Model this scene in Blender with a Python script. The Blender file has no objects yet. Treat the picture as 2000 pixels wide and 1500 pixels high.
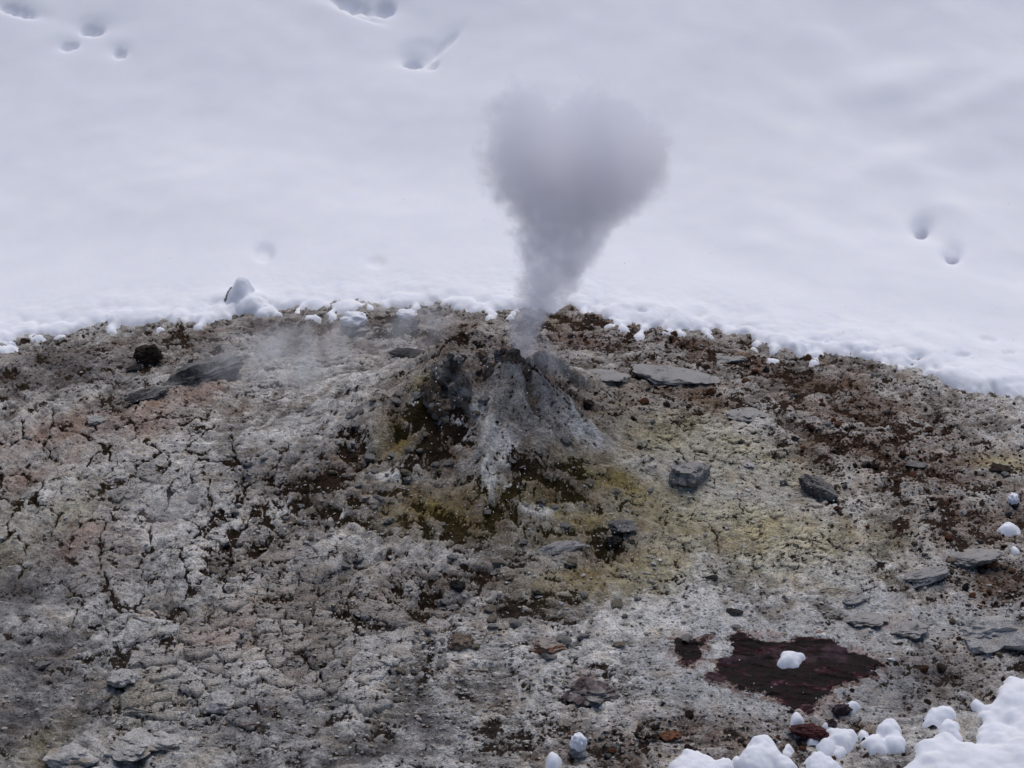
import bpy, bmesh, math, random
import numpy as np
from mathutils import Vector, noise as mnoise, Matrix

random.seed(7)
S = bpy.context.scene
COL = S.collection
R = math.radians

# ------------------------------------------------------------------ camera, sky, sun, exposure
CAM = np.array([0.0, -8.5, 3.3]); PITCH = 20.0; HFOV = 16.4
cd = bpy.data.cameras.new('camera'); cam = bpy.data.objects.new('camera', cd); COL.objects.link(cam)
cam.location = CAM; cam.rotation_euler = (R(90 - PITCH), 0, 0)
cd.sensor_width = 36; cd.angle = R(HFOV); cd.clip_start = 0.1; cd.clip_end = 500
cd.dof.use_dof = True; cd.dof.focus_distance = 8.85; cd.dof.aperture_fstop = 16
S.camera = cam

SUN_EL, SUN_AZ = 73, 20          # the sun stands high behind the cloud, beyond the vent
w = bpy.data.worlds.new('World'); S.world = w; w.use_nodes = True
wn = w.node_tree; wn.nodes.clear()
wo = wn.nodes.new('ShaderNodeOutputWorld'); wb = wn.nodes.new('ShaderNodeBackground'); ws = wn.nodes.new('ShaderNodeTexSky')
ws.sky_type = 'NISHITA'; ws.sun_disc = False; ws.sun_elevation = R(SUN_EL); ws.sun_rotation = R(SUN_AZ)
ws.altitude = 2200; ws.air_density = 0.6; ws.dust_density = 5.0; ws.ozone_density = 1.0
wb.inputs[1].default_value = 0.07
hs = wn.nodes.new('ShaderNodeHueSaturation'); hs.inputs['Saturation'].default_value = 1.05      # cloud cover greys the sky
wn.links.new(ws.outputs[0], hs.inputs['Color']); wn.links.new(hs.outputs[0], wb.inputs[0]); wn.links.new(wb.outputs[0], wo.inputs[0])
sl = bpy.data.lights.new('sun', 'SUN'); sl.energy = 1.5; sl.angle = R(50); sl.color = (1.0, 0.965, 0.95)
so = bpy.data.objects.new('sun', sl); COL.objects.link(so)
sd = Vector((math.sin(R(SUN_AZ)) * math.cos(R(SUN_EL)), math.cos(R(SUN_AZ)) * math.cos(R(SUN_EL)), math.sin(R(SUN_EL))))
so.rotation_euler = sd.to_track_quat('Z', 'Y').to_euler()
S.view_settings.view_transform = 'Standard'; S.view_settings.look = 'None'
S.view_settings.exposure = 0.48; S.view_settings.gamma = 1; S.view_settings.use_curve_mapping = False
S.cycles.use_denoising = True
S.cycles.volume_bounces = 6; S.cycles.max_bounces = 10; S.cycles.diffuse_bounces = 4
S.cycles.volume_step_rate = 0.6; S.cycles.volume_max_steps = 256

# ------------------------------------------------------------------ photo pixel <-> place
F = 1000 / math.tan(R(HFOV / 2))
cp, sp = math.cos(R(PITCH)), math.sin(R(PITCH))
def ray(u, v):
    a, b = (u - 1000) / F, (750 - v) / F
    return np.array([a, cp + b * sp, -sp + b * cp])
def project(X, Y, Z):
    dx, dy, dz = X - CAM[0], Y - CAM[1], Z - CAM[2]
    d = dy * cp - dz * sp; up = dy * sp + dz * cp
    return 1000 + F * dx / d, 750 - F * up / d
PX = 8.9 / F                                              # metres to one photo pixel at the vent
def on_plane(u, v, y):
    d = ray(u, v); t = (y - CAM[1]) / d[1]
    return CAM + d * t

# ------------------------------------------------------------------ noise
def _hash(ix, iy, s):
    h = (ix.astype(np.int64) * 374761393 + iy.astype(np.int64) * 668265263 + s * 1442695041) & 0xFFFFFFFF
    h = ((h ^ (h >> 13)) * 1274126177) & 0xFFFFFFFF
    h = ((h ^ (h >> 16)) * 2246822519) & 0xFFFFFFFF
    return ((h ^ (h >> 15)) & 0xFFFFFF) / float(0x1000000)
def perlin(x, y, s=0):
    ix, iy = np.floor(x), np.floor(y); fx, fy = x - ix, y - iy
    ux, uy = fx*fx*fx*(fx*(fx*6-15)+10), fy*fy*fy*(fy*(fy*6-15)+10)
    def g(i, j):
        a = _hash(ix + i, iy + j, s) * 6.2831853
        return np.cos(a) * (fx - i) + np.sin(a) * (fy - j)
    a = g(0, 0); b = g(1, 0); c = g(0, 1); d = g(1, 1)
    return ((a + ux*(b-a)) * (1-uy) + (c + ux*(d-c)) * uy) * 1.5
def fbm(x, y, o=4, s=0, gain=.5):
    t = 0; a = 1; n = 0; f = 1
    for k in range(o):
        t = t + a * perlin(x*f + 17.3*k, y*f - 9.1*k, s + k); n += a; a *= gain; f *= 2.07
    return t / n
def worley(x, y, s=0, jit=.9):
    ix, iy = np.floor(x), np.floor(y)
    f1 = np.full(x.shape, 9.); f2 = np.full(x.shape, 9.); idn = np.zeros(x.shape)
    for i in (-1, 0, 1):
        for j in (-1, 0, 1):
            cx, cy = ix + i, iy + j; h = _hash(cx, cy, s)
            px = cx + .5 + jit * (h - .5); py = cy + .5 + jit * (_hash(cx, cy, s + 71) - .5)
            d = np.hypot(x - px, y - py); m = d < f1
            f2 = np.where(m, f1, np.minimum(f2, d)); idn = np.where(m, h, idn); f1 = np.where(m, d, f1)
    return f1, f2, idn
def ss(a, b, x):
    t = np.clip((x - a) / (b - a), 0, 1); return t*t*(3 - 2*t)

# ------------------------------------------------------------------ big shapes of the ground
CX, CY, CH = -0.052, 0.10, 0.200                          # the vent cone
def cone_r(X, Y):
    return np.hypot(X - CX, (Y - CY) * 1.12)
def macro(X, Y, with_cone=True):
    yy = np.minimum(Y - 0.9, 0)
    a = .12 * yy*yy / (1 + .05 * yy*yy)
    H = .10 - a
    H = H - np.where(X < 0, .050, .072) * X*X / (1 + .10 * X*X)
    if with_cone:
        r = cone_r(X, Y)
        H = H + CH * np.where(r < .105, 1, np.exp(-np.maximum(r - .105, 0) / .165)) * ss(.95, .40, r)
        H = H + .048 * np.exp(-((X + .30) / .42)**2 - ((Y - .10) / .36)**2) + .012 * np.exp(-((X - .1) / .3)**2 - ((Y + .05) / .25)**2)
    return H + hill(X, Y)
def hill(X, Y):                                            # the snow slope behind, rising away and steepening
    t = np.maximum(Y - .95, 0); u = np.minimum(t, 3.2)
    u = np.minimum(t, 2.3); return .05 * t + .135 * u * u + .62 * (t - u) + .03 * np.minimum(t, 3) * np.clip(np.abs(X) - .6, 0, 2) * .5
GRID = {}
def interp(X, Y, key='z'):
    xs, ys, Z = GRID['x'], GRID['y'], GRID[key]
    i = np.clip(np.searchsorted(xs, X) - 1, 0, len(xs) - 2); j = np.clip(np.searchsorted(ys, Y) - 1, 0, len(ys) - 2)
    tx = np.clip((X - xs[i]) / (xs[i+1] - xs[i]), 0, 1); ty = np.clip((Y - ys[j]) / (ys[j+1] - ys[j]), 0, 1)
    return (Z[j, i]*(1-tx) + Z[j, i+1]*tx)*(1-ty) + (Z[j+1, i]*(1-tx) + Z[j+1, i+1]*tx)*ty
def hit(u, v):                                             # where the ground is seen at a photo pixel
    d = ray(u, v); p = None
    t = np.arange(6.5, 13.5, .006); P = CAM[None] + d[None] * t[:, None]
    G = interp(P[:, 0], P[:, 1], 'zs'); k = np.nonzero(P[:, 2] <= G)[0]
    k = k[0] if len(k) else len(t) - 1
    q = P[k]; return np.array([q[0], q[1], G[k]])
def blob(U, V, u, v, ru, rv, ang=0):
    c, s = math.cos(R(ang)), math.sin(R(ang)); dx, dy = U - u, -(V - v)
    a = (dx*c + dy*s) / ru; b = (-dx*s + dy*c) / rv
    return np.exp(-(a*a + b*b))
def blobs(U, V, L):
    m = np.zeros(U.shape)
    for b in L: m = np.maximum(m, blob(U, V, *b))
    return m
def in_poly(U, V, P):
    m = np.zeros(U.shape, bool); n = len(P)
    for i in range(n):
        (x0, y0), (x1, y1) = P[i], P[(i+1) % n]
        c = ((y0 > V) != (y1 > V)) & (U < (x1 - x0) * (V - y0) / (y1 - y0 + 1e-9) + x0)
        m ^= c
    return m
def poly_dist(U, V, P):                                    # signed, positive inside
    d = np.full(U.shape, 1e9); n = len(P)
    for i in range(n):
        (x0, y0), (x1, y1) = P[i], P[(i+1) % n]; ex, ey = x1-x0, y1-y0
        t = np.clip(((U-x0)*ex + (V-y0)*ey) / (ex*ex + ey*ey), 0, 1)
        d = np.minimum(d, np.hypot(U - x0 - t*ex, V - y0 - t*ey))
    return np.where(in_poly(U, V, P), d, -d)

# ------------------------------------------------------------------ materials
def mat(name):
    m = bpy.data.materials.new(name); m.use_nodes = True; t = m.node_tree
    return m, t, t.nodes['Principled BSDF'], t.nodes['Material Output']
def N(t, typ, **kw):
    n = t.nodes.new(typ)
    for k, v in kw.items(): setattr(n, k, v)
    return n
def noise_node(t, vec, scale, detail=4, rough=.55, dist=0):
    n = N(t, 'ShaderNodeTexNoise'); n.inputs['Scale'].default_value = scale; n.inputs['Detail'].default_value = detail
    n.inputs['Roughness'].default_value = rough; n.inputs['Distortion'].default_value = dist
    t.links.new(vec, n.inputs['Vector']); return n.outputs['Fac']
def math_node(t, op, a, b=None, c=None, clamp=False):
    n = N(t, 'ShaderNodeMath', operation=op, use_clamp=clamp)
    for i, v in enumerate((a, b, c)):
        if v is None: continue
        if isinstance(v, (int, float)): n.inputs[i].default_value = v
        else: t.links.new(v, n.inputs[i])
    return n.outputs[0]
def ramp(t, fac, stops):
    n = N(t, 'ShaderNodeValToRGB'); e = n.color_ramp.elements
    e[0].position, e[0].color = stops[0][0], (*stops[0][1], 1); e[1].position, e[1].color = stops[-1][0], (*stops[-1][1], 1)
    for p, c in stops[1:-1]:
        x = e.new(p); x.color = (*c, 1)
    t.links.new(fac, n.inputs[0]); return n.outputs[0]
def mix(t, fac, a, b, blend='MIX'):
    n = N(t, 'ShaderNodeMix', data_type='RGBA', blend_type=blend)
    for i, v in ((0, fac), (6, a), (7, b)):
        if isinstance(v, (int, float)): n.inputs[i].default_value = v
        elif isinstance(v, tuple): n.inputs[i].default_value = (*v, 1)
        else: t.links.new(v, n.inputs[i])
    return n.outputs[2]
def sstep(t, x, a, b):
    n = N(t, 'ShaderNodeMapRange', interpolation_type='SMOOTHSTEP')
    n.inputs[1].default_value = a; n.inputs[2].default_value = b
    t.links.new(x, n.inputs[0]); return n.outputs[0]
def bump(t, bsdf, h, strength, dist):
    b = N(t, 'ShaderNodeBump'); b.inputs['Strength'].default_value = strength; b.inputs['Distance'].default_value = dist
    t.links.new(h, b.inputs['Height']); t.links.new(b.outputs[0], bsdf.inputs['Normal'])

def clay_material():                                       # pale crust over damp brown earth, stained by minerals
    m, t, b, o = mat('crusted_clay')
    co = N(t, 'ShaderNodeTexCoord').outputs['Object']
    a1 = N(t, 'ShaderNodeAttribute', attribute_name='mineral').outputs['Color']
    a2 = N(t, 'ShaderNodeAttribute', attribute_name='crust').outputs['Fac']
    a3 = N(t, 'ShaderNodeAttribute', attribute_name='earth').outputs['Color']
    n1 = noise_node(t, co, 38, 6, .62); n2 = noise_node(t, co, 150, 4, .6); n3 = noise_node(t, co, 330, 3, .6); n4 = noise_node(t, co, 11, 4, .6)
    v = math_node(t, 'ADD', math_node(t, 'MULTIPLY', n1, .9), math_node(t, 'MULTIPLY', n2, .65))
    v = math_node(t, 'ADD', v, math_node(t, 'MULTIPLY', n3, .35))                    # about .95 on average
    gain = N(t, 'ShaderNodeMapRange'); gain.inputs[1].default_value = .62; gain.inputs[2].default_value = 1.28
    gain.inputs[3].default_value = .30; gain.inputs[4].default_value = 1.6; t.links.new(v, gain.inputs[0])
    crustcol = mix(t, 1.0, a1, (1, 1, 1), 'MULTIPLY')
    sc = N(t, 'ShaderNodeVectorMath', operation='SCALE'); t.links.new(crustcol, sc.inputs[0]); t.links.new(gain.outputs[0], sc.inputs['Scale'])
    warm = mix(t, sstep(t, n4, .5, .68), sc.outputs[0], mix(t, 1.0, sc.outputs[0], (.93, .86, .78), 'MULTIPLY'))
    sc2 = N(t, 'ShaderNodeVectorMath', operation='SCALE'); t.links.new(a3, sc2.inputs[0])
    t.links.new(math_node(t, 'MULTIPLY', n2, 2.0), sc2.inputs['Scale'])
    k = math_node(t, 'ADD', a2, math_node(t, 'MULTIPLY', math_node(t, 'SUBTRACT', n2, .5), 1.4))
    k = math_node(t, 'ADD', k, math_node(t, 'MULTIPLY', math_node(t, 'SUBTRACT', n1, .5), 1.9))
    n5 = noise_node(t, co, 72, 5, .68)                      # small pits where the crust has crumbled away
    pit = sstep(t, math_node(t, 'ADD', n5, math_node(t, 'MULTIPLY', math_node(t, 'SUBTRACT', n4, .5), .9)), .38, .29)
    k = math_node(t, 'SUBTRACT', k, math_node(t, 'MULTIPLY', pit, .55))
    c = mix(t, sstep(t, k, .32, .72), sc2.outputs[0], warm)
    speck = sstep(t, n3, .34, .42)                          # grains of dark sand in the crust
    c = mix(t, speck, mix(t, 1.0, c, (.35, .30, .27), 'MULTIPLY'), c)
    t.links.new(c, b.inputs['Base Color']); b.inputs['Roughness'].default_value = .85
    b.inputs['Specular IOR Level'].default_value = .08
    h = math_node(t, 'ADD', math_node(t, 'MULTIPLY', n1, 1.0), math_node(t, 'MULTIPLY', n2, .55))
    h = math_node(t, 'ADD', h, math_node(t, 'MULTIPLY', n3, .25)); h = math_node(t, 'SUBTRACT', h, math_node(t, 'MULTIPLY', pit, .35))
    bump(t, b, h, 1.0, .012)
    return m
def rock_material(name, c1, c2, c3=None, scale=30, rough=.75, bd=.004, spec=.08, vary=False, patch=.6, dust=0):
    m, t, b, o = mat(name); co = N(t, 'ShaderNodeTexCoord').outputs['Object']
    n1 = noise_node(t, co, scale, 6, .62); n2 = noise_node(t, co, scale * 4, 4, .6); n3 = noise_node(t, co, scale * .5, 3, .5, .6)
    f = math_node(t, 'ADD', math_node(t, 'MULTIPLY', n1, .65), math_node(t, 'MULTIPLY', n2, .35))
    c = ramp(t, f, [(.36, c1), (.64, c2)])
    if c3: c = mix(t, sstep(t, n3, patch - .08, patch + .08), c, c3)
    if vary:
        oi = N(t, 'ShaderNodeObjectInfo').outputs['Random']
        g = math_node(t, 'MULTIPLY_ADD', oi, .9, .55)
        s = N(t, 'ShaderNodeVectorMath', operation='SCALE'); t.links.new(c, s.inputs[0]); t.links.new(g, s.inputs['Scale']); c = s.outputs[0]
    n4 = noise_node(t, co, scale * 11, 2, .6)
    c = mix(t, sstep(t, n4, .36, .44), mix(t, 1.0, c, (.4, .37, .35), 'MULTIPLY'), c)
    if dust:                                                # clay dust lying on the upper faces
        gn = N(t, 'ShaderNodeNewGeometry').outputs['Normal']; sp_ = N(t, 'ShaderNodeSeparateXYZ'); t.links.new(gn, sp_.inputs[0])
        dz = math_node(t, 'ADD', sp_.outputs[2], math_node(t, 'MULTIPLY', math_node(t, 'SUBTRACT', n1, .5), 1.6))
        c = mix(t, math_node(t, 'MULTIPLY', sstep(t, dz, .60, .95), dust), c, (.34, .325, .31))
    t.links.new(c, b.inputs['Base Color']); b.inputs['Roughness'].default_value = rough; b.inputs['Specular IOR Level'].default_value = spec
    f = math_node(t, 'ADD', f, math_node(t, 'MULTIPLY', n4, .2))
    bump(t, b, f, 1.0, bd * 1.6)
    return m
def snow_material():
    m, t, b, o = mat('fresh_snow'); co = N(t, 'ShaderNodeTexCoord').outputs['Object']
    n1 = noise_node(t, co, 9, 4, .5); n2 = noise_node(t, co, 240, 2, .5)
    c = ramp(t, n1, [(.3, (.80, .815, .875)), (.7, (.84, .85, .90))])
    t.links.new(c, b.inputs['Base Color']); b.inputs['Roughness'].default_value = .8; b.inputs['Specular IOR Level'].default_value = .05
    b.inputs['Subsurface Weight'].default_value = .5; b.inputs['Subsurface Radius'].default_value = (.012, .014, .018); b.inputs['Subsurface Scale'].default_value = .6
    bump(t, b, math_node(t, 'ADD', n1, math_node(t, 'MULTIPLY', n2, .12)), .22, .006)
    return m
def plain(name, col, rough=.7):
    m, t, b, o = mat(name); co = N(t, 'ShaderNodeTexCoord').outputs['Object']
    n = noise_node(t, co, 120, 3)
    t.links.new(ramp(t, n, [(.3, tuple(x * .7 for x in col)), (.7, tuple(min(1, x * 1.25) for x in col))]), b.inputs['Base Color'])
    b.inputs['Roughness'].default_value = rough; return m
CLAY = clay_material(); SNOW = snow_material()
M = dict(
    black=rock_material('black_stone', (.012, .011, .011), (.045, .042, .040), vary=True),
    dark=rock_material('dark_brown_stone', (.020, .013, .010), (.085, .060, .046), vary=True),
    charcoal=rock_material('charcoal_stone', (.045, .043, .044), (.15, .145, .145), (.22, .215, .21), patch=.62, dust=.25),
    grey=rock_material('grey_stone', (.13, .128, .126), (.40, .392, .38), (.19, .17, .15), patch=.58, dust=.75),
    blue=rock_material('slate_grey_stone', (.13, .132, .138), (.36, .36, .362), (.33, .30, .26), patch=.63, dust=.75),
    orange=rock_material('orange_stained_stone', (.10, .085, .08), (.27, .20, .16), (.34, .15, .07), patch=.52, dust=.75),
    rust=rock_material('rusty_stone', (.06, .028, .016), (.22, .10, .055), vary=True),
    tan=rock_material('tan_stone', (.16, .12, .09), (.38, .30, .235), vary=True),
    pale=rock_material('pale_stone', (.28, .275, .265), (.52, .51, .50), (.36, .33, .30), vary=True),
    white=rock_material('white_stone', (.55, .54, .52), (.75, .74, .73)),
    purple=rock_material('dark_purple_stone', (.014, .008, .010), (.075, .045, .05), rough=.55, spec=.12),
    purplegrey=rock_material('purple_grey_stone', (.035, .022, .024), (.17, .135, .135), (.30, .285, .27), patch=.54),
    maroon=rock_material('wet_maroon_stone', (.020, .004, .005), (.10, .028, .028), (.04, .02, .022), rough=.5, spec=.12),
    crustlump=rock_material('sinter_crust', (.12, .105, .092), (.52, .485, .45), (.26, .20, .155), scale=26, bd=.010, patch=.55),
    brownlump=rock_material('brown_sinter_crust', (.06, .044, .033), (.34, .26, .195), (.17, .105, .065), scale=26, bd=.010, patch=.55),
    clod=rock_material('dry_clay', (.30, .285, .268), (.62, .605, .585), (.36, .30, .235), scale=32, bd=.006, patch=.60),
    clodtan=rock_material('tan_clay', (.26, .215, .16), (.50, .44, .35), scale=32, bd=.006),
    clodyellow=rock_material('yellowish_clay', (.25, .225, .15), (.46, .43, .33), scale=30, bd=.005),
    needle=plain('dry_needle', (.035, .020, .012)), redneedle=plain('red_dry_needle', (.075, .020, .012)),
)

# ------------------------------------------------------------------ object helpers
def tag(o, label=None, cat=None, group=None, kind=None):
    for k, v in (('label', label), ('category', cat), ('group', group), ('kind', kind)):
        if v: o[k] = v
    return o
def mesh_from(name, co, faces, m, smooth=True):
    me = bpy.data.meshes.new(name)
    co = np.asarray(co, np.float32); faces = np.asarray(faces, np.int32)
    n = faces.shape[1]
    me.vertices.add(len(co)); me.vertices.foreach_set('co', co.ravel())
    me.loops.add(faces.size); me.loops.foreach_set('vertex_index', faces.ravel())
    me.polygons.add(len(faces)); me.polygons.foreach_set('loop_start', np.arange(0, faces.size, n, dtype=np.int32))
    me.polygons.foreach_set('use_smooth', np.full(len(faces), smooth))
    me.update(calc_edges=True); me.validate()
    if m: me.materials.append(m)
    return me
def link(name, me, parent=None, loc=None):
    o = bpy.data.objects.new(name, me); COL.objects.link(o)
    if loc is not None: o.location = loc
    if parent: o.parent = parent
    return o
def attr(me, name, data, typ='FLOAT'):
    a = me.attributes.new(name, typ, 'POINT')
    if typ == 'FLOAT': a.data.foreach_set('value', np.asarray(data, np.float32).ravel())
    else:
        d = np.ones((len(data), 4), np.float32); d[:, :3] = data; a.data.foreach_set('color', d.ravel())
def grid_mesh(name, X, Y, Z, keep, m, attrs=None):         # quads of a height grid where keep (cells) is true
    ny, nx = X.shape; idx = np.arange(ny*nx).reshape(ny, nx)
    q = np.stack([idx[:-1, :-1], idx[:-1, 1:], idx[1:, 1:], idx[1:, :-1]], -1)[keep]
    used = np.unique(q); rm = np.full(ny*nx, -1); rm[used] = np.arange(len(used))
    co = np.stack([X.ravel(), Y.ravel(), Z.ravel()], -1)[used]
    me = mesh_from(name, co, rm[q], m)
    for k, (d, typ) in (attrs or {}).items():
        attr(me, k, d.reshape(ny*nx, -1)[used] if typ != 'FLOAT' else d.ravel()[used], typ)
    return me
def axis(lo, a, step, b, hi, grow=1.18):
    mid = list(np.arange(a, b + step*.5, step)); s = step; x = a; L = []
    while x > lo: s *= grow; x -= s; L.append(x)
    s = step; x = mid[-1]; H = []
    while x < hi: s *= grow; x += s; H.append(x)
    return np.array(L[::-1] + mid + H)

# ------------------------------------------------------------------ the clay ground
xs = axis(-9, -1.62, .0028, 1.62, 9); ys = axis(-14, -1.22, .0042, 1.10, 2.4)
X, Y = np.meshgrid(xs, ys)
Zb = macro(X, Y)
U, V = project(X, Y, Zb)
wx = fbm(X*3.1, Y*3.1, 3, 11) * .12; wy = fbm(X*3.1, Y*3.1, 3, 12) * .12
big = fbm(X*1.6, Y*1.6, 3, 1)
mid = fbm((X+wx)*6, (Y+wy)*6, 4, 2)
sm = fbm((X+wx)*24, (Y+wy)*24, 4, 3, .55)
fine = fbm(X*105, Y*95, 3, 4, .6)
pr_ = np.hypot(X, Y - 1.6); pa_ = np.arctan2(X, 1.6 - Y) * 1.7      # along and across the contours of the mound
crumb = .6*fbm((X+wx*.4)*17, (Y+wy*.4)*17, 5, 5, .62) + .6*fbm((pa_+wx*.5)*13, (pr_+wy*.5)*34, 5, 6, .62)
streak = fbm((pa_+wx*.3)*22, (pr_+wy*.3)*75, 4, 7, .62)
r = cone_r(X, Y); th = np.arctan2(Y - CY, X - CX)
near = ss(.60, .16, r)
pits = blobs(U, V, [(600, 960, 190, 95, 15), (500, 1075, 110, 55, 0), (700, 890, 110, 70, 30), (770, 815, 60, 55, 40), (950, 1000, 230, 80), (850, 1150, 260, 70, 5),
                    (1160, 1075, 130, 55, 10), (640, 1180, 150, 70, 0), (1090, 950, 130, 55, -10), (600, 1260, 90, 60, 30), (850, 870, 60, 60)])
grav = blobs(U, V, [(1220, 650, 160, 40, -8), (1450, 700, 260, 60, -12), (1650, 780, 240, 80, -12), (1350, 770, 220, 45, -5), (1800, 900, 260, 90, -15), (1900, 1020, 170, 90, -10),
                    (1930, 1150, 120, 70), (1650, 880, 130, 45, -12), (1120, 650, 90, 40), (1480, 1425, 260, 55, 0), (1250, 1460, 200, 45), (1800, 1330, 140, 60)])
upper = blobs(U, V, [(600, 650, 320, 55, 5), (900, 650, 260, 50), (250, 690, 230, 50, 5), (90, 730, 120, 50)])
plates = blobs(U, V, [(560, 1260, 190, 130, 0), (330, 1250, 160, 60, 20), (420, 1370, 130, 60, 0)])
cracked = blobs(U, V, [(230, 960, 260, 110, 20), (330, 1090, 220, 80, 20), (100, 880, 200, 60, 15), (420, 950, 110, 90)])
yellow = blobs(U, V, [(1400, 900, 190, 65, -22), (1450, 1030, 240, 80, -10), (1290, 1085, 110, 55, 20), (1290, 860, 80, 30, -20), (1960, 905, 60, 16, -10)])
RED = [(1380, 1332), (1398, 1295), (1425, 1262), (1440, 1232), (1466, 1244), (1515, 1248), (1560, 1240), (1592, 1240), (1640, 1262), (1690, 1278), (1727, 1302), (1700, 1322), (1655, 1338), (1620, 1366), (1580, 1390), (1530, 1380), (1480, 1352), (1420, 1338)]
RED2 = [(1311, 1252), (1345, 1244), (1392, 1237), (1396, 1250), (1368, 1274), (1357, 1312), (1333, 1306), (1318, 1280)]
sub = (V > 1180) & (V < 1450) & (U > 1230) & (U < 1800)
rd = np.full(U.shape, -200.); rd[sub] = np.maximum(poly_dist(U[sub], V[sub], RED), poly_dist(U[sub], V[sub], RED2))
smooth = np.clip(blobs(U, V, [(1500, 1300, 330, 130, -5), (1330, 1230, 130, 40, 5), (1900, 1210, 130, 50), (1730, 1200, 110, 50, -20), (1430, 930, 150, 55, -20), (700, 780, 130, 60, 20), (560, 820, 150, 60, 20)]) * np.where(U < 1000, .45, 1), 0, 1)

# layers and flakes: broken ledges that follow the slope
led = fbm((pa_+wx*.6)*4.0, (pr_+wy*.6)*13, 4, 8, .55)
ledge = np.abs(((led*3.0) % 1.0) - .5) * 2
edgeband = ss(.80, 1.0, ledge)
thr = -.54 + .44*pits + .34*grav + .22*upper - .32*smooth - .24*yellow - .10*cracked + .22*plates + .25*big
thr = thr + .18*edgeband
patchy = fbm((X+wx)*7.5, (Y+wy)*8.5, 3, 9, .55)
cr = crumb * 1.35 + .35*fine + .45*streak + .75*patchy
crust = ss(-.20, .34, cr - thr)
# cracks
f1, f2, idc = worley((X+wx*.55)*10 + .14*fbm(X*30, Y*30, 3, 21), (Y+wy*.55)*8.5 + .14*fbm(X*30, Y*30, 3, 22), 31)
ck = ss(.075, .015, f2 - f1 + .03*sm) * np.clip(cracked*1.6 + .45*yellow + .6*plates + .12, 0, 1) * ss(-.6, -.1, fbm(X*5, Y*5, 2, 33))
g1, g2, idg = worley((X+wx*.3)*26 + .13*fbm(X*60, Y*60, 2, 23), (Y+wy*.3)*20 + .13*fbm(X*60, Y*60, 2, 24), 41)
clodh = np.sqrt(np.clip(1 - (g1/.75)**2, 0, 1))
ck2 = ss(.10, 0, g2 - g1) * np.clip(.8*plates + .8*pits + .5*yellow*ss(0, .3, sm) + .25*cracked, 0, 1) * ss(-.25, .15, fbm(X*9, Y*9, 2, 34))
# furrows down the cone
rib = fbm(th*2.3 + .8*fbm(X*9, Y*9, 2, 52), r*2.2, 3, 51)
ribs = near * ss(.06, .18, r) * rib * .068
crater = -.10 * blob(X, Y, CX + .083, CY + .045, .045, .05)
notch = -.045 * blob(X, Y, CX - .03, CY - .09, .035, .10)
Z = Zb + near*(.011*fbm(X*34, Y*34, 4, 62, .6)) + .022*big + .020*mid*(1 - .4*smooth) + ribs + crater + notch
amp = 1 - .55*smooth - .35*yellow - .45*np.clip(cracked, 0, 1)
Z = Z + .0115*sm*amp + .0030*fine*(1 - .4*smooth) + .0030*streak*amp + .010*(ledge - .5)*(.35 + .5*np.clip(cracked + yellow, 0, 1)) * (1 - near)
Z = Z + (crust - 1) * (.005 + .006*pits) + clodh * (.006*pits + .004*plates + .0015) * crust - .011*ck - .008*ck2
Z = Z - .022*blobs(U, V, [(845, 1165, 60, 22, 0), (1190, 1075, 60, 18, 10), (600, 1310, 70, 22, -5), (500, 1080, 70, 30, 0), (690, 890, 40, 30, 40)])
Z = Z - .007*ss(0, 22, rd)
Z = Z - .08*ss(1.25, 1.6, Y)
crust = np.clip(crust - 1.3*ck - 1.1*ck2, -.4, 1)

# mineral colours of the crust and of the earth below it
def lerp(A, c, m): return A + (np.array(c) - A) * np.clip(m, 0, 1)[..., None]
g = ss(-.36, .36, .6*mid + .45*sm + .5*streak + .35*patchy + .3*smooth)[..., None]
MI = np.array((.155, .143, .131)) * (1 - g) + np.array((.59, .575, .55)) * g
MI = MI * (.85 + .3*idg[..., None])
nz = .75 + .9*fbm(X*7, Y*9, 4, 61)
MI = lerp(MI, (.27, .185, .14), nz * .62 * blobs(U, V, [(190, 840, 230, 40, 12), (330, 780, 130, 26, 20), (30, 935, 120, 22, 15), (270, 860, 110, 30, 20), (200, 1080, 80, 50, 30), (440, 1230, 110, 25, 25), (470, 1260, 60, 25)]))
MI = lerp(MI, (.155, .118, .098), nz * .85 * upper)
MI = lerp(MI, (.14, .086, .058), nz * .85 * grav)
MI = lerp(MI, (.34, .30, .26), .65 * ss(.42, .2, r))
MI = lerp(MI, (.20, .145, .105), .9 * near * ss(.05, .35, -rib + .5*sm))
MI = lerp(MI, (.43, .38, .23), nz * .95 * yellow)
OL = blobs(U, V, [(900, 990, 170, 55, 0), (1080, 1000, 160, 60, -5), (1180, 930, 100, 45, -20), (780, 850, 50, 40, 20), (30, 1060, 70, 60, 50), (130, 1000, 80, 40, 30), (270, 1370, 60, 40, 50), (80, 1450, 70, 30, 30), (1130, 1130, 120, 40, 10), (830, 780, 25, 40, 0)])
MI = lerp(MI, (.26, .205, .06), nz * 1.05 * OL * np.where(U < 400, .6, .95))
MI = lerp(MI, (.08, .076, .08), nz * .95 * blobs(U, V, [(40, 1350, 190, 130, 20), (60, 1130, 140, 80, 20), (120, 730, 160, 35, 0), (830, 1420, 80, 40), (700, 1480, 160, 30), (500, 1420, 120, 60), (20, 1200, 80, 60), (170, 1400, 90, 40, 20), (1780, 1330, 120, 50)]))
MI = lerp(MI, (.42, .42, .425), .7 * ss(.25, .7, smooth + .25*sm) * (U > 1200))
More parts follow.
